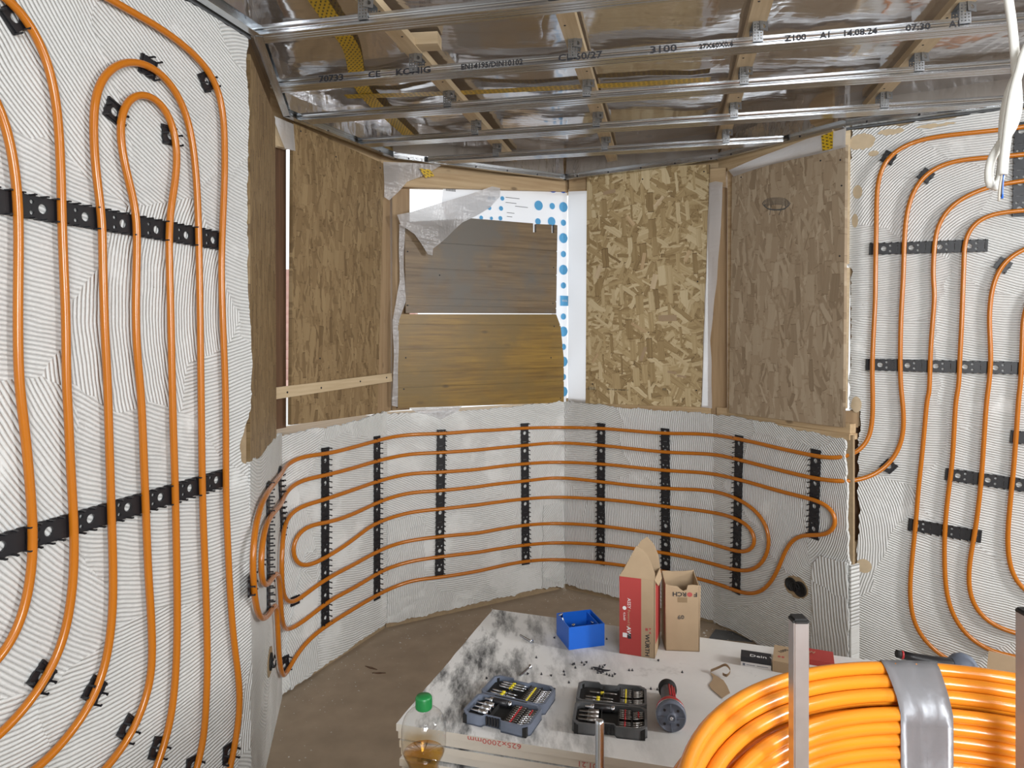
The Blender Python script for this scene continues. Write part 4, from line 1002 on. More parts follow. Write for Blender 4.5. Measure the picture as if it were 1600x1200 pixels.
# ---------------------------------------------------------------- hanging cable
def ZC(p, dz=0): return [atY(1500+x/3.53, y/3.53, .86+dz) for x, y in p]
cb = empty('hanging_cable', atY(1545, 260, .86), 'white electric cable hanging in a loop at the upper right, bare wires at its end', 'cable')
inv = Matrix.Translation(-atY(1545, 260, .86))
up = atY(1500+262/3.53, -60/3.53, .86)
bm = bmesh.new(); tube(bm, [inv @ v for v in catmull([Vector((up.x-.01, .87, 2.49)), Vector((up.x-.004, .865, 2.2))]+ZC([(262, -60), (285, 120), (303, 300), (312, 450), (318, 590), (290, 700), (225, 790), (175, 880), (160, 960), (170, 1022), (192, 1034), (214, 1000), (232, 900), (236, 780), (243, 640), (275, 500), (330, 380), (380, 280)], .012)+[atY(1640, 20, .88), Vector((.80, .9, 2.2)), Vector((.84, .92, 2.49))], .006)], .0052, 12)
finish('sheath', bm, 'cable', cb)
bm = bmesh.new(); tube(bm, [inv @ v for v in catmull([Vector((.86, .86, 2.49)), Vector((.80, .85, 2.1))]+ZC([(420, 180), (352, 300), (330, 380), (296, 500), (272, 640), (255, 780), (243, 880), (236, 965)], -.006), .006)], .0052, 12)
finish('sheath', bm, 'cable', cb)
for k, (mt, dx, yy) in enumerate((('blue', 2, 1095), ('ink', -6, 1085), ('dryedge', -16, 1110))):
    bm = bmesh.new(); tube(bm, [inv @ v for v in catmull(ZC([(236+dx*.3, 960), (232+dx*.8, 1030), (230+dx, yy)], -.006), .005)], .0014, 8); finish('wire', bm, mt, cb)

# ---------------------------------------------------------------- stack of plasterboards and what lies on it
TZ = .75
c0 = onz(770, 952, TZ); c1 = onz(619, 1131, TZ)
fd = Vector((.384, -.102, 0)).normalized(); bd = Vector((.518, -.173, 0)).normalized()
far_r = c0+bd*1.75; near_r = c1+fd*1.75
QUAD = [c1, near_r, far_r, c0]
org = c0.copy(); org.z = 0
SUP = 0
for k in range(14):
    z1 = TZ-k*.0165; sh = Vector((random.uniform(-.006, .006), random.uniform(-.006, .006), 0)) if k else Vector()
    if k >= 1: sh += Vector((.004*k*.3, .001*k, 0))
    base_quad = [(v+sh-org) for v in QUAD]
    pts = [(v.x, v.y) for v in base_quad]
    if k == 0: pts = ragged(pts, .0015, .02, {3}) 
    bm = bmesh.new(); prism(bm, pts, z1-.0135, z1)
    for f in bm.faces:
        f.normal_update(); f.material_index = 0 if abs(f.normal.z) > .9 else 1
    o = finish('plasterboard_sheet', bm, ['dry', 'dryedge'], matrix=Matrix.Translation(org), tags=(('topmost smudged plasterboard sheet of the stack, tools lying on it' if k == 0 else 'plasterboard sheet number %s from the top of the stack' % ['', 'two', 'three', 'four', 'five', 'six', 'seven', 'eight', 'nine', 'ten', 'eleven', 'twelve', 'thirteen', 'fourteen'][k]), 'plasterboard', 'stacked plasterboard sheets'))
    if k in (0, 1):
        for tx, px, py in ((('625x2000mm', 815, 1172),) if k == 0 else (('01.21', 933, 1186),)):
            # upside-down red marking on the front edge
            mfr = Frame((c1+sh), (near_r+sh)); u, v = mfr.uv(px, py, .0008)
            me = text_mesh(tx, .0135, .0003, 'LEFT', 1.4 if k == 0 else 1.2)
            link('red_stamp', me, 'redink', o, Matrix.Translation(-org) @ mfr.m @ Matrix.Translation((u, z1-.0015, .0008)) @ Matrix.Rotation(math.pi, 4, 'Z'))
zb = TZ-13*.0165-.0145
for k, s in enumerate((.25, 1.45)):
    t = empty('timber_trestle', (c1+fd*s+Vector((0, 0, -TZ)))+Vector((.08, .27, 0)), 'timber trestle under the %s end of the plasterboard stack' % ('left' if k == 0 else 'right'), 'trestle')
    bm = bmesh.new(); box(bm, -.04, .04, -.22, .2, zb-.08, zb-.001); finish('top_beam', bm, 'wood_pale', t)
    for y in (-.18, .16):
        bm = bmesh.new(); box(bm, -.035, .035, y, y+.04, 0, zb-.08); finish('leg', bm, 'wood_pale', t)

def T(px, py, z=TZ): return onz(px, py, z)
def frame2(p, q, z=None):
    """matrix with x from p towards q (level), z up, origin p"""
    x = (q-p); x.z = 0; x.normalize(); y = Vector((-x.y, x.x, 0))
    m = Matrix.Identity(4)
    for i in range(3): m[i][0] = x[i]; m[i][1] = y[i]; m[i][2] = (0, 0, 1)[i]; m[i][3] = p[i]
    if z is not None: m[2][3] = z
    return m
# blue box
A_ = T(888.8, 1015.8); C_ = T(944.5, 1008.5); m = frame2(A_, C_)
bb = empty('blue_parts_box', m, 'small open bright blue box holding a few screws on the plasterboard', 'box')
bm = bmesh.new(); a_, d_, h_, t_ = .091, .088, .053, .0022
box(bm, 0, a_, 0, d_, 0, t_); box(bm, 0, a_, 0, t_, t_, h_); box(bm, 0, a_, d_-t_, d_, t_, h_); box(bm, 0, t_, t_, d_-t_, t_, h_); box(bm, a_-t_, a_, t_, d_-t_, t_, h_)
box(bm, a_-.012, a_-.0105, t_, d_-t_, t_, h_-.004)
finish('tray', bm, 'blue', bb)
def screw_bm(L=.045, r=.0024):
    bmx = bmesh.new(); prof = [(.0008, 0)]
    z = .003
    while z < L-.008: prof += [(r, z), (r*.65, z+.0009)]; z += .0022
    prof += [(r*.8, L-.006), (r*2.0, L-.001), (r*2.0, L), (r*.6, L-.0008)]
    lathe(bmx, prof, 12); return bmx
bmx = screw_bm(); me_screw = bpy.data.meshes.new('screw'); bmx.to_mesh(me_screw); bmx.free(); me_screw.materials.append(M['bright'])
def screw_at(p, d, label, group, L=1.0, mat=None):
    q = Vector(d).normalized().to_track_quat('Z', 'Y').to_matrix().to_4x4()
    o = bpy.data.objects.new('screw', me_screw if mat is None else mat); COL.objects.link(o)
    o.matrix_world = Matrix.Translation(p) @ q @ Matrix.Scale(L, 4); tag(o, label, 'screw', group); return o
for x, y, dx, dy, dz, sc in [(.022, .052, -.35, .35, 1, 1.25), (.03, .02, -.2, .1, .9, .95), (.055, .02, .3, .1, .8, 1.0), (.05, .05, 1, .3, .25, .7), (.03, .06, .8, -.6, .2, .7)]:
    screw_at(m @ Vector((x, y, .004+.003)), m.to_3x3() @ Vector((dx, dy, dz)), {(.022, .052): 'zinc screw leaning its head on the left wall of the blue box', (.03, .02): 'zinc screw upright near the front corner inside the blue box', (.055, .02): 'zinc screw standing by the middle of the front wall inside the blue box', (.05, .05): 'zinc screw lying flat on the floor of the blue box, pointing right', (.03, .06): 'zinc screw lying flat in the blue box, pointing to the front'}[(x, y)], 'screws in the blue box', sc)
h1 = T(838, 1007, TZ+.004); h2 = T(812, 992, TZ+.002)
screw_at(h2, h1-h2, 'large zinc screw lying alone on the smudged board left of the blue box', None, 1.15)
h1 = T(831, 1039, TZ+.005); h2 = T(812, 1056, TZ+.002)
screw_at(h2, h1-h2, 'large zinc screw lying behind the left bit case, head towards the blue box', None, 1.0)

# Wuerth box (red and brown, with raised flaps)
p = T(967.6, 1020.7); q = T(1023.2, 1029.5); m = frame2(p, q); wdt, dep, hgt = (q-p).length, .090, .181
t = empty('screw_carton', m, 'tall open cardboard carton, red front, pointed flap standing up', 'carton')
bm = bmesh.new(); th = .0018
box(bm, 0, wdt, 0, th, 0, hgt); box(bm, 0, wdt, dep-th, dep, 0, hgt); box(bm, 0, th, 0, dep, 0, hgt); box(bm, wdt-th, wdt, 0, dep, 0, hgt); box(bm, 0, wdt, 0, dep, 0, th)
finish('carton_body', bm, 'card', t)
def onface(outl, depth, mat, nm, par, mt):
    me = shape2d([outl], depth); return link(nm, me, mat, par, mt)
MF = Matrix.Rotation(math.pi/2, 4, 'X')      # local xy -> front face (x, z), facing -y
onface(rect(.0005, wdt*.62, .001, hgt-.0005), .0003, 'cardred', 'red_print', t, Matrix.Translation((0, -.0003, 0)) @ MF)
onface(rect(dep*.12, dep-.003, .03, hgt-.002), .0003, 'cardred', 'red_print', t, Matrix.Translation((wdt+.0003, 0, 0)) @ Matrix.Rotation(math.pi/2, 4, 'Z') @ MF)
# front flap, curved; back flap behind
fl_ = Matrix.Translation((0, .001, hgt)) @ Matrix.Rotation(math.radians(84), 4, 'X')
onface([(0, 0), (wdt, 0), (wdt-.0, .014), (wdt*.90, .035), (wdt*.77, .056), (wdt*.62, .067), (wdt*.47, .073), (wdt*.30, .045), (wdt*.12, .015)], .0016, 'card', 'front_flap', t, fl_)
onface([(.0, 0), (wdt, 0), (wdt*.95, .03), (wdt*.82, .055), (wdt*.62, .072), (wdt*.45, .062), (wdt*.2, .030)], .0016, 'card', 'back_flap', t, Matrix.Translation((0, dep-.002, hgt)) @ Matrix.Rotation(math.radians(88), 4, 'X'))
onface([(0, 0), (dep, 0), (dep*.8, .02), (dep*.2, .02)], .0016, 'card', 'side_flap', t, Matrix.Translation((wdt-.001, 0, hgt)) @ Matrix.Rotation(math.pi/2, 4, 'Z') @ Matrix.Rotation(math.radians(250), 4, 'X'))
def face_text(par, tx, size, x, z, mat, rot=0, sx=1.0, nm='lettering', y=-.0007):
    me = text_mesh(tx, size, .0003, 'LEFT', sx, .02 if size > .012 else 0)
    return link(nm, me, mat, par, Matrix.Translation((x, y, z)) @ MF @ Matrix.Rotation(rot, 4, 'Z'))
R90 = -math.pi/2
face_text(t, 'WÜRTH', .0135, wdt*.735, .054, 'ink', R90, 1.02)
onface([(0, .006), (.006, .006), (.006, .0), (.0, .0)], .0003, 'redink', 'logo', t, Matrix.Translation((wdt*.735, -.0005, .062)) @ MF)
onface([(0, .006), (.003, 0.001), (.006, .006)], .0003, 'redink', 'logo', t, Matrix.Translation((wdt*.83, -.0005, .063)) @ MF)
onface([(0, 0), (.003, 0.005), (.006, 0)], .0003, 'redink', 'logo', t, Matrix.Translation((wdt*.83, -.0005, .0565)) @ MF)
face_text(t, 'ASSY', .011, wdt*.235, .132, 'whiteink', R90)
face_text(t, 'Powered by', .0085, wdt*.24, .105, 'card', R90)
face_text(t, 'AW', .013, wdt*.22, .066, 'whiteink', R90)
face_text(t, '4,5x60', .007, wdt*.12, .098, 'whiteink', R90)
onface(circ(0, 0, .0045, 14), .0003, 'whiteink', 'logo', t, Matrix.Translation((wdt*.15, -.0007, .108)) @ MF)
onface(rect(0, .010, 0, .010), .0003, 'whiteink', 'logo', t, Matrix.Translation((wdt*.1, -.0006, .040)) @ MF)
onface(rect(0, .008, 0, .012), .0003, 'ink', 'logo', t, Matrix.Translation((wdt*.24, -.0007, .038)) @ MF)
# Foerch box
p = T(1039.8, 1016.5); q = T(1093, 1018.6); m = frame2(p, q); wd2, dep2, h2_ = (q-p).length, .075, .155
t = empty('screw_carton', m, 'brown torn-open cardboard carton with upside-down lettering', 'carton')
bm = bmesh.new(); th = .002
nch = [(0, 0), (wd2, 0), (wd2+.003, h2_), (wd2*.80, h2_+.002), (wd2*.66, h2_+.001), (wd2*.62, h2_-.010), (wd2*.52, h2_-.013), (wd2*.42, h2_-.008), (wd2*.36, h2_-.003), (wd2*.12, h2_-.001), (.001, h2_+.003)]
me = shape2d([nch], th); me.transform(Matrix.Translation((0, th/2, 0)) @ MF); bm.from_mesh(me)
me = shape2d([ragged([(0, 0), (wd2, 0), (wd2, h2_+.012), (0, h2_+.008)], .0015, .008, {2})], th); me.transform(Matrix.Translation((0, dep2, 0)) @ MF); bm.from_mesh(me)
for x in (0, wd2-th): 
    me = shape2d([ragged([(0, 0), (dep2, 0), (dep2, h2_+.010), (0, h2_)], .0015, .008, {2})], th); me.transform(Matrix.Translation((x+th/2, 0, 0)) @ Matrix.Rotation(math.pi/2, 4, 'Z') @ MF); bm.from_mesh(me)
box(bm, 0, wd2, 0, dep2, 0, th)
finish('carton_body', bm, 'card', t)
face_text(t, 'F', .014, wd2*.94, h2_-.016, 'ink', math.pi, 1.3); face_text(t, 'O', .014, wd2*.80, h2_-.016, 'redink', math.pi, 1.2); face_text(t, 'RCH', .014, wd2*.62, h2_-.016, 'ink', math.pi, 1.15)
onface(circ(0, 0, .0055, 16), .0003, 'redink', 'logo', t, Matrix.Translation((wd2*.71, -.0005, h2_-.021)) @ MF)
onface(rect(0, .022, 0, .012), .0003, simple('brown_parcel_tape', (.26, .18, .10), .4), 'tape_patch', t, Matrix.Translation((wd2*.36, -.0004, h2_-.040)) @ MF)
face_text(t, '60', .013, wd2*.36, .075, 'dull', .1, 1.2, 'handwriting')

# bit cases
ORDN = ['first', 'second', 'third', 'fourth', 'fifth', 'sixth', 'seventh', 'eighth', 'ninth']
def bit_case(m, plastic, label, missing, who):
    t = empty('bit_case', m, label, 'bit case', 'open bit cases')
    W, DP, H = .139, .078, .021
    def half(y0, notch_y, nm, flip):
        # outline with a notch in the outer long side
        s = -1 if not flip else 1
        yo = y0 if not flip else y0+DP; yi = y0+DP if not flip else y0
        ol = [(.008, yi), (W-.008, yi), (W, yi+s*.008), (W, yo-s*.012), (W-.012, yo), (W*.60, yo), (W*.57, yo-s*.008), (W*.33, yo-s*.008), (W*.30, yo), (.010, yo), (0, yo-s*.010), (0, yi+s*.008)]
        cx = sum(a_[0] for a_ in ol)/len(ol); cy = y0+DP/2
        inn = [(cx+(x_-cx)*.93, cy+(y_-cy)*.90) for x_, y_ in ol]
        bmx = bmesh.new()
        me = shape2d([ol, inn], H); me.transform(Matrix.Translation((0, 0, H/2))); bmx.from_mesh(me)
        me = shape2d([ol], .003); me.transform(Matrix.Translation((0, 0, .0015))); bmx.from_mesh(me)
        o = finish(nm, bmx, plastic, t)
        bmx = bmesh.new(); me = shape2d([inn], .006); me.transform(Matrix.Translation((0, 0, .007))); bmx.from_mesh(me)
        # holders
        for (x0, x1) in ((.085, .0865), (.110, .1115), (.052, .0535)): box(bmx, x0, x1, y0+.008, y0+DP-.010, .008, .0185)
        for x0 in (.092, .116): box(bmx, x0, x0+.012, y0+.008, y0+DP-.010, .0095, .0135)
        box(bmx, .02, .05, y0+.012, y0+DP-.012, .0095, .012)
        for cxx in (.004, W-.012):
            box(bmx, cxx, cxx+.008, yo-(.010 if flip else 0)+(.0 if flip else -.0005), yo+(.0005 if flip else .010), .001, H-.003)
        finish('insert', bmx, 'blackmatte', t)
        for k in range(5 if not flip else 0):
            bmx = bmesh.new(); box(bmx, W*.36+k*.0058, W*.36+k*.0058+.0035, yo+.004, yo+.0075, .004, H-.001); finish('grip_rib', bmx, 'black', t)
        return y0
    half(-DP-.002, 0, 'lower_half', False); half(.002, 0, 'upper_half', True)
    bmx = bmesh.new(); tube(bmx, [Vector((.012, 0, H-.004)), Vector((W-.012, 0, H-.004))], .004, 10); finish('hinge', bmx, plastic, t)
    bmx = bmesh.new(); tube(bmx, [Vector((.035, .0, H-.004)), Vector((W-.035, .0, H-.004))], .0048, 8); finish('hinge', bmx, 'blackmatte', t)
    # bits
    def bitmesh(L, band, r=.0026):
        bmx = bmesh.new(); lathe(bmx, [(r, 0), (r, L*.35), (r*.7, L*.38), (r*.7, L*.62), (r*.95, L*.66), (r*.8, L*.85), (r*.25, L)], 6, Matrix.Rotation(math.pi/2, 4, 'Y'))
        if band is not None: lathe(bmx, [(r*1.05, L*.40), (r*1.05, L*.52)], 8, Matrix.Rotation(math.pi/2, 4, 'Y'), mi=1)
        me = bpy.data.meshes.new('screwdriver_bit'); bmesh.ops.recalc_face_normals(bmx, faces=bmx.faces); bmx.to_mesh(me); bmx.free()
        me.materials.append(M['dull' if (who == 'right' or band in ('red', 'yellow') and L < .03) else 'bright']); me.materials.append(M[band if band in ('red', 'yellow') else 'dull'])
        return me
    kinds = {'red': bitmesh(.0235, 'red'), 'yellow': bitmesh(.0235, 'yellow'), 'plain': bitmesh(.0235, None), 'long': bitmesh(.055, 'yellow', .003)}
    def put(me_, x, y, z, rz, lab, name='screwdriver_bit'):
        o = bpy.data.objects.new(name, me_); COL.objects.link(o)
        o.matrix_world = m @ Matrix.Translation((x, y, z)) @ Matrix.Rotation(rz, 4, 'Z')
        tag(o, lab, 'bit', 'bits in the %s case' % who); return o
    for k in range(9):
        if (who, k) in missing: continue
        y = -DP+.008+k*.0070
        put(kinds['red'], .0870, y, .0165, 0, 'red-banded short bit, %s from front, front tray, %s bit case' % (ORDN[k], who))
        if k < 8: put(kinds['red'] if k > 4 else kinds['plain'], .1125, y, .0165, .35, 'slanted short bit, %s from front, front tray, %s bit case' % (ORDN[k], who))
    for k in range(9):
        if (who, k) in missing: continue
        y = .012+k*.0065
        put(kinds['yellow'], .0870, y, .0165, 0, 'yellow-banded short bit, %s from hinge, back tray, %s bit case' % (ORDN[k], who))
        if k < 8: put(kinds['plain'], .1125, y, .0165, .35, 'slanted plain bit, %s from hinge, back tray, %s bit case' % (ORDN[k], who))
    for k in range(3 if who == 'left' else 1):
        put(kinds['long'], .025, .045+k*.009, .0165, 0, 'yellow-banded long bit, %s from hinge, back tray, %s bit case' % (ORDN[k+2], who))
    for k in range(2):
        put(kinds['long'], .018, .016+k*.010, .0165, -.03, 'long bit, %s from hinge, back tray, %s bit case' % (ORDN[k], who))
    # nut drivers
    bmx = bmesh.new(); lathe(bmx, [(.0022, 0), (.0022, .012), (.003, .014), (.0022, .016), (.0055, .018), (.006, .020), (.006, .038), (.0045, .038), (.0045, .034)], 14, Matrix.Rotation(math.pi/2, 4, 'Y'))
    mn_ = bpy.data.meshes.new('nut_driver'); bmesh.ops.recalc_face_normals(bmx, faces=bmx.faces); bmx.to_mesh(mn_); bmx.free(); mn_.materials.append(M['bright' if who == 'left' else 'dull'])
    for k in range(3): put(mn_, .010, -DP+.018+k*.014, .0175, 0, 'nut driver, %s from the front, in the front tray of the %s case' % (ORDN[k], who), 'nut_driver')
    bmx = bmesh.new(); RY = Matrix.Rotation(math.pi/2, 4, 'Y')
    lathe(bmx, [(.003, 0), (.003, .010), (.0062, .012), (.0062, .018)], 16, RY, 1); lathe(bmx, [(.0065, .018), (.0068, .030), (.0066, .050)], 16, RY, 0); lathe(bmx, [(.0060, .050), (.0062, .056), (.004, .058)], 16, RY, 1)
    o = finish('bit_holder', bmx, ['black', 'bright'], matrix=m @ Matrix.Translation((.020, -.014, .0175)))
    tag(o, 'black and steel magnetic bit holder in the front tray of the %s case' % who, 'bit holder')
p = T(720.6, 1111.9, TZ+.021); q = T(826, 1137.5, TZ+.021)
m = frame2(p, q); m = m @ Matrix.Translation((0, .080, 0)); m[2][3] = TZ
bit_case(m, 'grey', 'left of the two open bit cases, blue grey rim, standing askew', set(), 'left')
p = T(893.3, 1128.7, TZ+.021); q = T(1010.7, 1140.7, TZ+.021)
m = frame2(p, q); m = m @ Matrix.Translation((0, .080, 0)); m[2][3] = TZ
bit_case(m, 'grey2', 'right of the two open bit cases, dusty grey, standing square', {('right', 3)}, 'right')

# cordless tool lying with its round face to the camera
hd = T(1049, 1146); bk = T(1043, 1092)
ax = (hd-bk); ax.z = 0; L = ax.length
hc = Vector((hd.x, hd.y, TZ+.029)); bc = Vector((bk.x, bk.y, TZ+.019))
t = empty('cordless_screwdriver', Matrix.Translation(bc), 'black and red round-nosed power tool lying right of the bit cases', 'power tool')
dz = (hc-bc).normalized(); mq = dz.to_track_quat('Z', 'Y').to_matrix().to_4x4(); LL = (hc-bc).length
bm = bmesh.new(); lathe(bm, [(.004, -.012), (.017, -.012), (.0185, -.008), (.0185, .002), (.015, .006)], 26, mq); finish('end_cap', bm, 'blackmatte', t)
bm = bmesh.new(); lathe(bm, [(.014, .004), (.0145, .02), (.0150, LL*.5), (.0165, LL*.58), (.024, LL*.70), (.0262, LL*.80)], 26, mq); finish('grip', bm, 'grey2', t)
bm = bmesh.new()
for s in (-.35, .0, .35):
    pts = [mq @ Vector((.0148*math.sin(s+.5), .0148*math.cos(s+.5), z)) for z in (.012, LL*.3, LL*.5)]; tube(bm, pts, .0022, 6)
o = finish('red_grip_inlay', bm, 'red', t)
bm = bmesh.new(); lathe(bm, [(.0264, LL*.74), (.0275, LL*.78), (.0278, LL*.84), (.0272, LL*.86)], 30, mq); finish('red_ring', bm, 'red', t)
bm = bmesh.new(); lathe(bm, [(.0276, LL*.84), (.0285, LL*.88), (.0285, LL*.90)], 30, mq); finish('steel_ring', bm, 'bright', t)
bm = bmesh.new(); lathe(bm, [(.0275, LL*.88), (.0275, LL*.97), (.025, LL), (.0245, LL-.002), (.009, LL-.002), (.009, LL+.003), (.006, LL+.003), (.004, LL+.001)], 30, mq)
for k in range(4):
    a_ = k*math.pi/2+.05; mm = mq @ Matrix.Translation((0, 0, LL-.002)) @ Matrix.Rotation(a_, 4, 'Z'); box(bm, .009, .0245, -.0012, .0012, -.001, .002, 0, mm)
finish('nose_plate', bm, 'grey', t)
bm = bmesh.new(); lathe(bm, [(.0035, LL), (.0035, LL+.004), (.002, LL+.004)], 6, mq); finish('hex_socket', bm, 'bright', t)
for k in range(4):
    bm = bmesh.new(); a_ = math.pi/4+k*math.pi/2; lathe(bm, [(.0025, LL-.0022), (.0025, LL-.0012)], 10, mq @ Matrix.Translation((.0175*math.cos(a_), .0175*math.sin(a_), 0))); finish('screw_hole', bm, 'ink', t)

# little black screws and shards scattered on the board
bmx = bmesh.new(); lathe(bmx, [(.0028, 0), (.0022, .001), (.0012, .003), (.0002, .0055)], 7); me_b = bpy.data.meshes.new('black_screw'); bmx.to_mesh(me_b); bmx.free(); me_b.materials.append(M['ink'])
spots = [(838, 1028), (897, 1039), (899, 1044), (909, 1036), (912, 1040), (917, 1036), (925, 1045), (929, 1047), (934, 1052), (939, 1052), (944, 1041), (948, 1054), (952, 1056), (957, 1057), (961, 1055), (983, 1048), (988, 1048), (1029, 1033), (1066, 1051), (895, 1039), (881, 1050), (882, 1055), (846, 1054), (824, 1054), (862, 1057), (760, 1061), (889, 1067), (866, 998), (948, 999), (937, 1042), (942, 1043), (1017, 1077), (1027, 1078), (1045, 1067)]
for i, (px, py) in enumerate(spots):
    o = bpy.data.objects.new('black_screw', me_b); COL.objects.link(o)
    o.matrix_world = Matrix.Translation(T(px, py)) @ Matrix.Rotation(random.uniform(0, 6), 4, 'Z') @ Matrix.Rotation(random.choice((0, 1.2)), 4, 'X')
    if o.matrix_world[2][2] < .9: o.location.z = TZ+.002
    tag(o, 'tiny black screw scattered on the top plasterboard behind the bit cases', 'screw', 'scattered black screws')
for i, (px, py, a_, L) in enumerate([(940, 1047, -.1, .03), (946, 1049, .25, .024), (934, 1045, -.35, .022), (938, 1051, -.5, .018)]):
    bm = bmesh.new(); prism(bm, [(-L/2, -.001), (L*.3, -.002), (L/2, 0), (L*.1, .0022), (-L/2, .0012)], 0, .0015)
    finish('black_shard', bm, 'ink', matrix=Matrix.Translation(T(px, py)+Vector((0, 0, .0006*i))) @ Matrix.Rotation(a_, 4, 'Z'), tags=('%s thin black shard in the small heap behind the right bit case' % ['longest', 'second longest', 'third longest', 'shortest'][i], 'shard', 'black shards'))

# battery pack box, carton, red carton, torn paper
p = T(1157.5, 1040); q = T(1204.6, 1047.4); m = frame2(p, q)
t = empty('printed_package', m, 'black and white printed package lying left of the small brown carton', 'package')
bm = bmesh.new(); box(bm, 0, .064, 0, .034, 0, .0135); finish('package_body', bm, 'whiteink', t)
bm = bmesh.new(); box(bm, -.0003, .0643, .0, .0343, .0135, .0215); finish('package_top', bm, 'ink', t)
bm = bmesh.new(); box(bm, 0, .064, -.0003, .0, .0100, .0135); finish('dark_stripe', bm, 'ink', t)
me = text_mesh('Dein W', .016, .0003, 'LEFT', 1.2); link('lettering', me, 'whiteink', t, Matrix.Translation((.018, .006, .0217)))
bm = bmesh.new(); box(bm, .012, .030, -.0005, 0, .004, .005); box(bm, .034, .058, -.0005, 0, .004, .005); box(bm, .004, .009, -.0005, 0, .002, .007); finish('printed_line', bm, 'grey', t)
p = T(1204.6, 1052); q = T(1262, 1061); m = frame2(T(1207, 1049), T(1262, 1059))
t = empty('small_carton', m, 'small brown carton with red mark, lying beside the printed package', 'carton')
bm = bmesh.new(); box(bm, 0, .075, 0, .085, 0, .024); finish('carton_body', bm, 'card', t)
bm = bmesh.new(); box(bm, .010, .0155, .022, .030, .024, .0243); box(bm, .018, .0235, .022, .030, .024, .0243); finish('red_mark', bm, 'redink', t)
me = text_mesh('1000', .014, .0003); link('lettering', me, 'ink', t, Matrix.Translation((.015, .045, .0243)) @ Matrix.Rotation(.9, 4, 'Z'))
m = frame2(T(1262, 1038), T(1310, 1046)); 
t = empty('flat_carton', m, 'flat red carton lying behind the aluminium post', 'carton')
bm = bmesh.new(); box(bm, -.03, .055, 0, .06, 0, .012); finish('carton_body', bm, 'cardred', t)
me = text_mesh('AW', .016, .0003); link('lettering', me, 'card', t, Matrix.Translation((-.01, .03, .0142)))
q = [T(x, y)-T(1120, 1070) for x, y in Z(1090, 980, 6.154, [(120, 440), (170, 470), (250, 520), (285, 575), (312, 640), (270, 665), (236, 692), (190, 650), (130, 600), (110, 560), (140, 520), (150, 490)])]
bm = bmesh.new(); prism(bm, [(v.x, v.y) for v in q], 0, .001)
bmesh.ops.triangulate(bm, faces=bm.faces)
o = finish('torn_paper', bm, 'card', matrix=Matrix.Translation(T(1120, 1070)+Vector((0, 0, .001))), tags=('torn piece of brown paper with a curled strip right of the power tool', 'paper'))
bm = bmesh.new(); pts = catmull([Vector((v.x, v.y, h)) for v, h in zip([T(x, y)-T(1120, 1070) for x, y in Z(1090, 980, 6.154, [(125, 445), (200, 440), (270, 445), (315, 480), (280, 500), (240, 475)])], (.002, .008, .015, .010, .004, .002))], .004)
for i in range(len(pts)-1):
    bm.faces.new([bm.verts.new(pts[i]), bm.verts.new(pts[i+1]), bm.verts.new(pts[i+1]+Vector((0, 0, .006))), bm.verts.new(pts[i]+Vector((0, 0, .006)))])
bmesh.ops.solidify(bm, geom=bm.faces[:], thickness=.0006)
finish('curled_strip', bm, 'card', o)

# black tool and cardboard behind the coil
Yt = 1.50
pc = atY(1404, 1022, Yt); pe = atY(1486, 1040, Yt-.02)
t = empty('power_drill', Matrix.Translation(Vector((pc.x, pc.y, TZ))), 'black tool with a red ring, lying behind the duct-taped top of the coil', 'power tool')
d_ = (pe-pc); Ld = d_.length; mq = Matrix.Translation((0, 0, pc.z-TZ)) @ d_.normalized().to_track_quat('Z', 'Y').to_matrix().to_4x4()
bm = bmesh.new(); lathe(bm, [(.006, -.006), (.0085, -.004), (.0085, .005)], 18, mq); finish('tip', bm, 'blackmatte', t)
bm = bmesh.new(); lathe(bm, [(.0088, .005), (.0088, .009)], 18, mq); finish('red_ring', bm, 'red', t)
bm = bmesh.new(); lathe(bm, [(.0085, .009), (.009, .03), (.012, .07), (.016, Ld), (.012, Ld+.01)], 18, mq); finish('body', bm, 'black', t)
hp = atY(1503, 1043, Yt-.02)-Vector((pc.x, pc.y, TZ))
bm = bmesh.new(); lathe(bm, [(.004, -.03), (.016, -.026), (.027, -.012), (.030, .0), (.027, .014), (.016, .026), (.003, .030)], 22, Matrix.Translation(hp) @ Matrix.Rotation(1.2, 4, 'Y')); finish('head', bm, 'grey', t)
bm = bmesh.new(); prism(bm, [(-.004, 0), (.062, 0), (.062, .075), (.046, .083), (.002, .084), (.000, .060)], 0, .003)
m = frame2(atY(1543, 1055, 1.45), atY(1588, 1060, 1.42)); m[2][3] = TZ
finish('cardboard_flap', bm, 'card', matrix=m @ MF, tags=('piece of brown cardboard standing up left of the right-hand post', 'cardboard'))

# ---------------------------------------------------------------- bottle
t = empty('juice_bottle', (-.155, 1.215, .547), 'clear plastic bottle with green cap and yellow drink in the foreground', 'bottle')
def bz(y): return 1.5-(y-520)*1.215/1080-.547
up_ = [(1197, .0255), (1188, .0290), (1178, .0345), (1170, .0378), (1160, .0392), (1138, .0390), (1130, .0376), (1122, .0348), (1117, .0315), (1113, .0270), (1110, .0190)]
prof = [(.001, .004), (.030, .0), (.038, .006), (.0395, .02), (.0395, .09), (.037, .10), (.0385, .11), (.0385, bz(1240)-.02), (.030, bz(1215))]+[(r_, bz(y_)) for y_, r_ in up_]+[(.0130, bz(1108)), (.0125, bz(1090))]
bm = bmesh.new(); lathe(bm, prof, 40, cap=False); o = finish('bottle_body', bm, 'pet', t, smooth=True)
bm = bmesh.new(); lq = [(.0005, .006), (.029, .004), (.036, .008), (.038, .02), (.038, .09), (.0355, .10), (.037, .11), (.037, bz(1240)-.02), (.0288, bz(1215)), (.0243, bz(1197)), (.0278, bz(1188)), (.0333, bz(1178)), (.0355, bz(1174.5)), (.0005, bz(1174.5))]
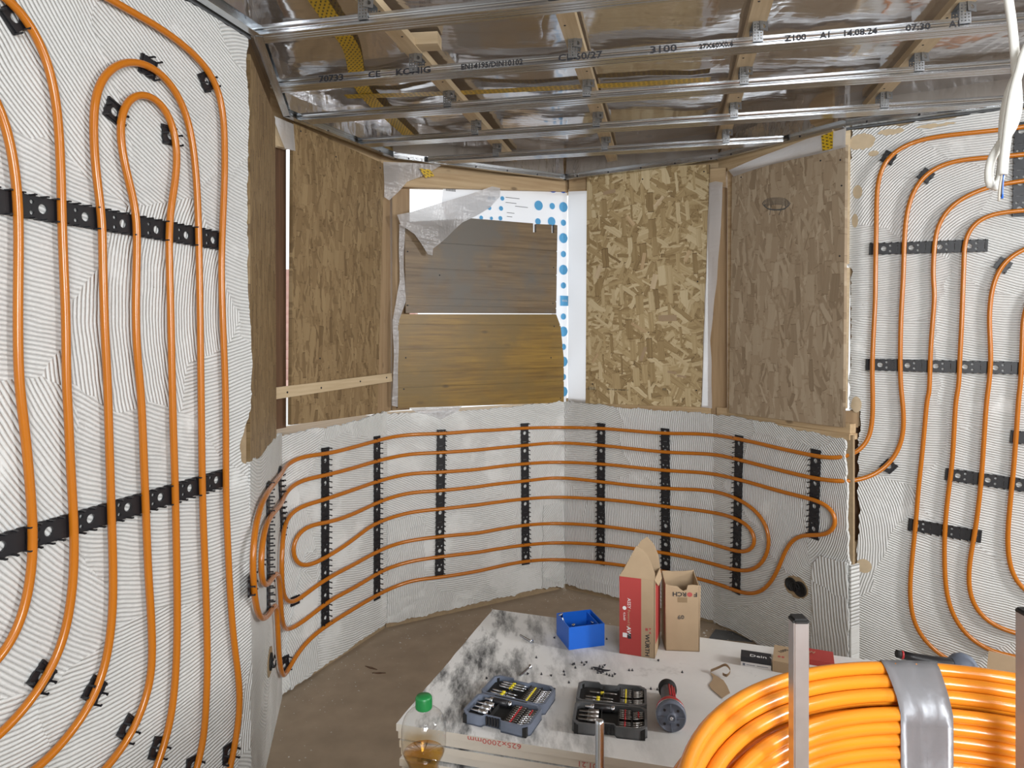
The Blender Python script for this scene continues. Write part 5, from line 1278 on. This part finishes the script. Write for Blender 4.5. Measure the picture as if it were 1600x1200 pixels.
lathe(bm, lq, 40); finish('drink', bm, 'juice', t, smooth=False)
bm = bmesh.new(); cp = [(.001, bz(1087)+.0002), (.0125, bz(1087)), (.0138, bz(1088.5)), (.0142, bz(1100)), (.0142, bz(1106)), (.0130, bz(1107))]
lathe(bm, list(reversed(cp)), 48)
for k in range(40):
    a_ = k/40*2*math.pi; box(bm, .0138, .0146, -.0005, .0005, bz(1105), bz(1090), 0, Matrix.Rotation(a_, 4, 'Z'))
finish('cap', bm, 'green', t)
bm = bmesh.new(); lathe(bm, [(.0388, .03), (.0390, .09)], 40, cap=False); lathe(bm, [(.0304, bz(1215)-.002), (.0388, bz(1240)-.022)], 40, cap=False)
finish('label', bm, 'whiteink', t, smooth=True)
t = empty('wooden_crate', (-.2, 1.06, 0), 'low wooden crate in the foreground carrying the bottle, below the picture', 'crate')
bm = bmesh.new(); box(bm, -.25, .15, -.14, .215, .517, .5465)
finish('lid', bm, 'wood_x', t)
for x in (-.24, .11):
    for y in (-.13, .175):
        bm = bmesh.new(); box(bm, x, x+.03, y, y+.03, 0, .517); finish('leg', bm, 'wood_x', t)

# ---------------------------------------------------------------- coil of pipe on its unwinder
CX, CY = .55, .612
coil = empty('pipe_coil', (CX, CY, .70), 'big coil of orange pipe in the right foreground, bound with grey tape', 'coil')
random.seed(11)
rr = .0092
turns = [(.397, 1.011, .010), (.384, .998, .004), (.371, .985, .003)]
z = .966
for k in range(14): turns.append((.357+random.uniform(-.0015, .0015), z, .0015)); z -= .0178
z = .992
outer = []
for k in range(13): outer.append((.402+.008*math.sin(k*1.3)+k*.0015, z-.004, .016)); z -= .0185
mid = [(.381+random.uniform(-.003, .003), .974-k*.0185, .003) for k in range(13)]
def coil_tube(tr, nm='wound_pipe', seed=0):
    rnd = random.Random(seed); bm = bmesh.new(); pts = []; n = 96
    ph = [rnd.uniform(-1, 1) for _ in tr]
    tot = len(tr)*n
    for i in range(tot+1):
        k = min(i//n, len(tr)-1); f = (i-k*n)/n; th_ = math.radians(-60)+2*math.pi*f      # joint on the hidden near side
        r0, z0, w0 = tr[k]; r1, z1, w1 = tr[min(k+1, len(tr)-1)]
        s = max(0, (f-.90)/.10); s = s*s*(3-2*s)
        # loops loosen on the left side
        left = max(0, -math.cos(th_-math.radians(20)))**2
        r = (r0+(r1-r0)*s)+ (w0*ph[k]*(1-s)+w1*ph[min(k+1, len(tr)-1)]*s)*(left*1.5+.06)
        zz = (z0+(z1-z0)*s)-.010*left*abs(ph[k])*(w0/.016)
        pts.append(Vector((r*math.cos(th_), r*math.sin(th_), zz-.70)))
    tube(bm, pts, rr, 14); return finish(nm, bm, 'coilpipe_lit', coil)
coil_tube(turns, 'wound_pipe', 1); coil_tube(mid, 'wound_pipe', 5); coil_tube(outer, 'wound_pipe', 3)
# tape around the bundle at px ~1405
def tape_band(th_, wid):
    sec = [(.345, .74), (.3455, .955), (.347, .972), (.358, .990), (.370, 1.003), (.384, 1.016), (.397, 1.0225), (.409, 1.012), (.418, .985), (.423, .90), (.423, .74)]
    bm = bmesh.new(); prev = None
    for j in range(9):
        a_ = th_-wid/2+wid*j/8; cur = []
        for r, z in sec:
            wv = .0012*math.sin(j*2.1+z*60); cur.append(bm.verts.new(((r+(wv if r > .4 else -wv))*math.cos(a_), (r+(wv if r > .4 else -wv))*math.sin(a_), z-.70+wv*.5)))
        if prev:
            for i in range(len(sec)-1): bm.faces.new((prev[i], prev[i+1], cur[i+1], cur[i])).smooth = True
        prev = cur
    bmesh.ops.solidify(bm, geom=bm.faces[:], thickness=.0006)
    return finish('duct_tape_band', bm, 'tape', coil)
pt_ = onz(1408, 1040, 1.005); th0 = math.atan2(pt_.y-CY, pt_.x-CX)
tape_band(th0, .20)
un = empty('pipe_unwinder', (CX, CY, 0), 'metal unwinder stand with square aluminium posts and a threaded rod, inside the coil', 'stand')
def post(x, y, ztop, lab=None):
    bm = bmesh.new(); box(bm, x-.0095, x+.0095, y-.0095, y+.0095, .66, ztop-.004); bmesh.ops.bevel(bm, geom=bm.edges[:], offset=.0015, segments=2, affect='EDGES')
    o = finish('post', bm, 'alu', un)
    bm = bmesh.new(); box(bm, x-.0102, x+.0102, y-.0102, y+.0102, ztop-.008, ztop); bmesh.ops.bevel(bm, geom=bm.edges[:], offset=.0025, segments=2, affect='EDGES'); finish('end_cap', bm, 'blackmatte', o)
post(.362-CX, .873-CY, 1.142); post(.660-CX, .885-CY, 1.146); post(.36-CX, .36-CY, 1.142); post(.74-CX, .36-CY, 1.142)
for a_ in (0, math.pi/2):
    bm = bmesh.new(); box(bm, -.50, .50, -.02, .02, .655, .69, 0, Matrix.Rotation(a_+.9, 4, 'Z')); finish('cross_arm', bm, 'alu', un)
bm = bmesh.new(); tube(bm, [Vector((0, 0, 0.02)), Vector((0, 0, .655))], .03, 20); finish('column', bm, 'alu', un)
bm = bmesh.new(); lathe(bm, [(.22, .0), (.22, .012), (.05, .03)], 32); finish('foot', bm, 'alu', un)
rx, ry = .0977-CX, .77-CY
bm = bmesh.new(); prof = [(.001, .65)]; z = .655
while z < 1.066: prof += [(.0050, z), (.0040, z+.0009)]; z += .0018
prof += [(.0045, 1.068), (.001, 1.0685)]
lathe(bm, prof, 16, Matrix.Translation((rx, ry, 0))); finish('threaded_rod', bm, 'bright', un)
bm = bmesh.new(); L = math.hypot(rx, ry); box(bm, .0, L+.02, -.012, .012, .64, .655, 0, Matrix.Rotation(math.atan2(ry, rx), 4, 'Z')); finish('rod_arm', bm, 'alu', un)

# ---------------------------------------------------------------- floor crumbs
bm = bmesh.new()
def crumb(p, s):
    q = [Vector((random.uniform(-s, s), random.uniform(-s, s), 0)) for _ in range(4)]
    vs = [bm.verts.new(p+Vector((s*math.cos(a)*random.uniform(.5, 1), s*math.sin(a)*random.uniform(.5, 1), random.uniform(0, s*.4)))) for a in (0, 1.6, 3.1, 4.7)]
    tp = bm.verts.new(p+Vector((0, 0, s*.5))); 
    for i in range(4): bm.faces.new((vs[i], vs[(i+1) % 4], tp))
    bm.faces.new(vs)
for k in range(420):
    f = random.choice([FA, FB, FB, FC, FC, FD, FD, FE]); u = random.uniform(0, f.L); d = abs(random.gauss(0, .16))+.015
    crumb(f.m @ Vector((u, 0.0, d)), random.uniform(.001, .005))
for px, py in [(515, 980), (530, 985), (508, 1020), (625, 1005), (640, 998), (560, 1080)]: crumb(onz(px, py, 0), .008)
for k in range(60): crumb(onz(random.uniform(1100, 1215), random.uniform(955, 1000), 0), random.uniform(.003, .010))
o = finish('plaster_crumbs', bm, 'crumb'); o['kind'] = 'stuff'; tag(o, 'white plaster crumbs scattered along the foot of the bay walls', 'debris')
bm = bmesh.new(); prism(bm, [(0, 0), (.26, -.05), (.28, .03), (.06, .1)], 0, .004)
finish('grey_felt_scrap', bm, 'grey2', matrix=Matrix.Translation(onz(1108, 998, 0)), tags=('dark grey scrap lying on the floor behind the plasterboard stack', 'scrap'))
for px, py, a_, L in [(580, 1044, -.5, .07), (592, 1052, .0, .06)]:
    wh = 'farther slanting' if L > .065 else 'nearer level'
    bm = bmesh.new(); prism(bm, [(-L/2, 0), (0, -.006), (L/2, 0), (0, .006)], 0, .003)
    finish('wood_splinter', bm, 'wood_dark', matrix=Matrix.Translation(onz(px, py, 0)) @ Matrix.Rotation(a_, 4, 'Z'), tags=(wh+' dark splinter on the floor left of the plasterboard stack', 'splinter', 'floor splinters'))
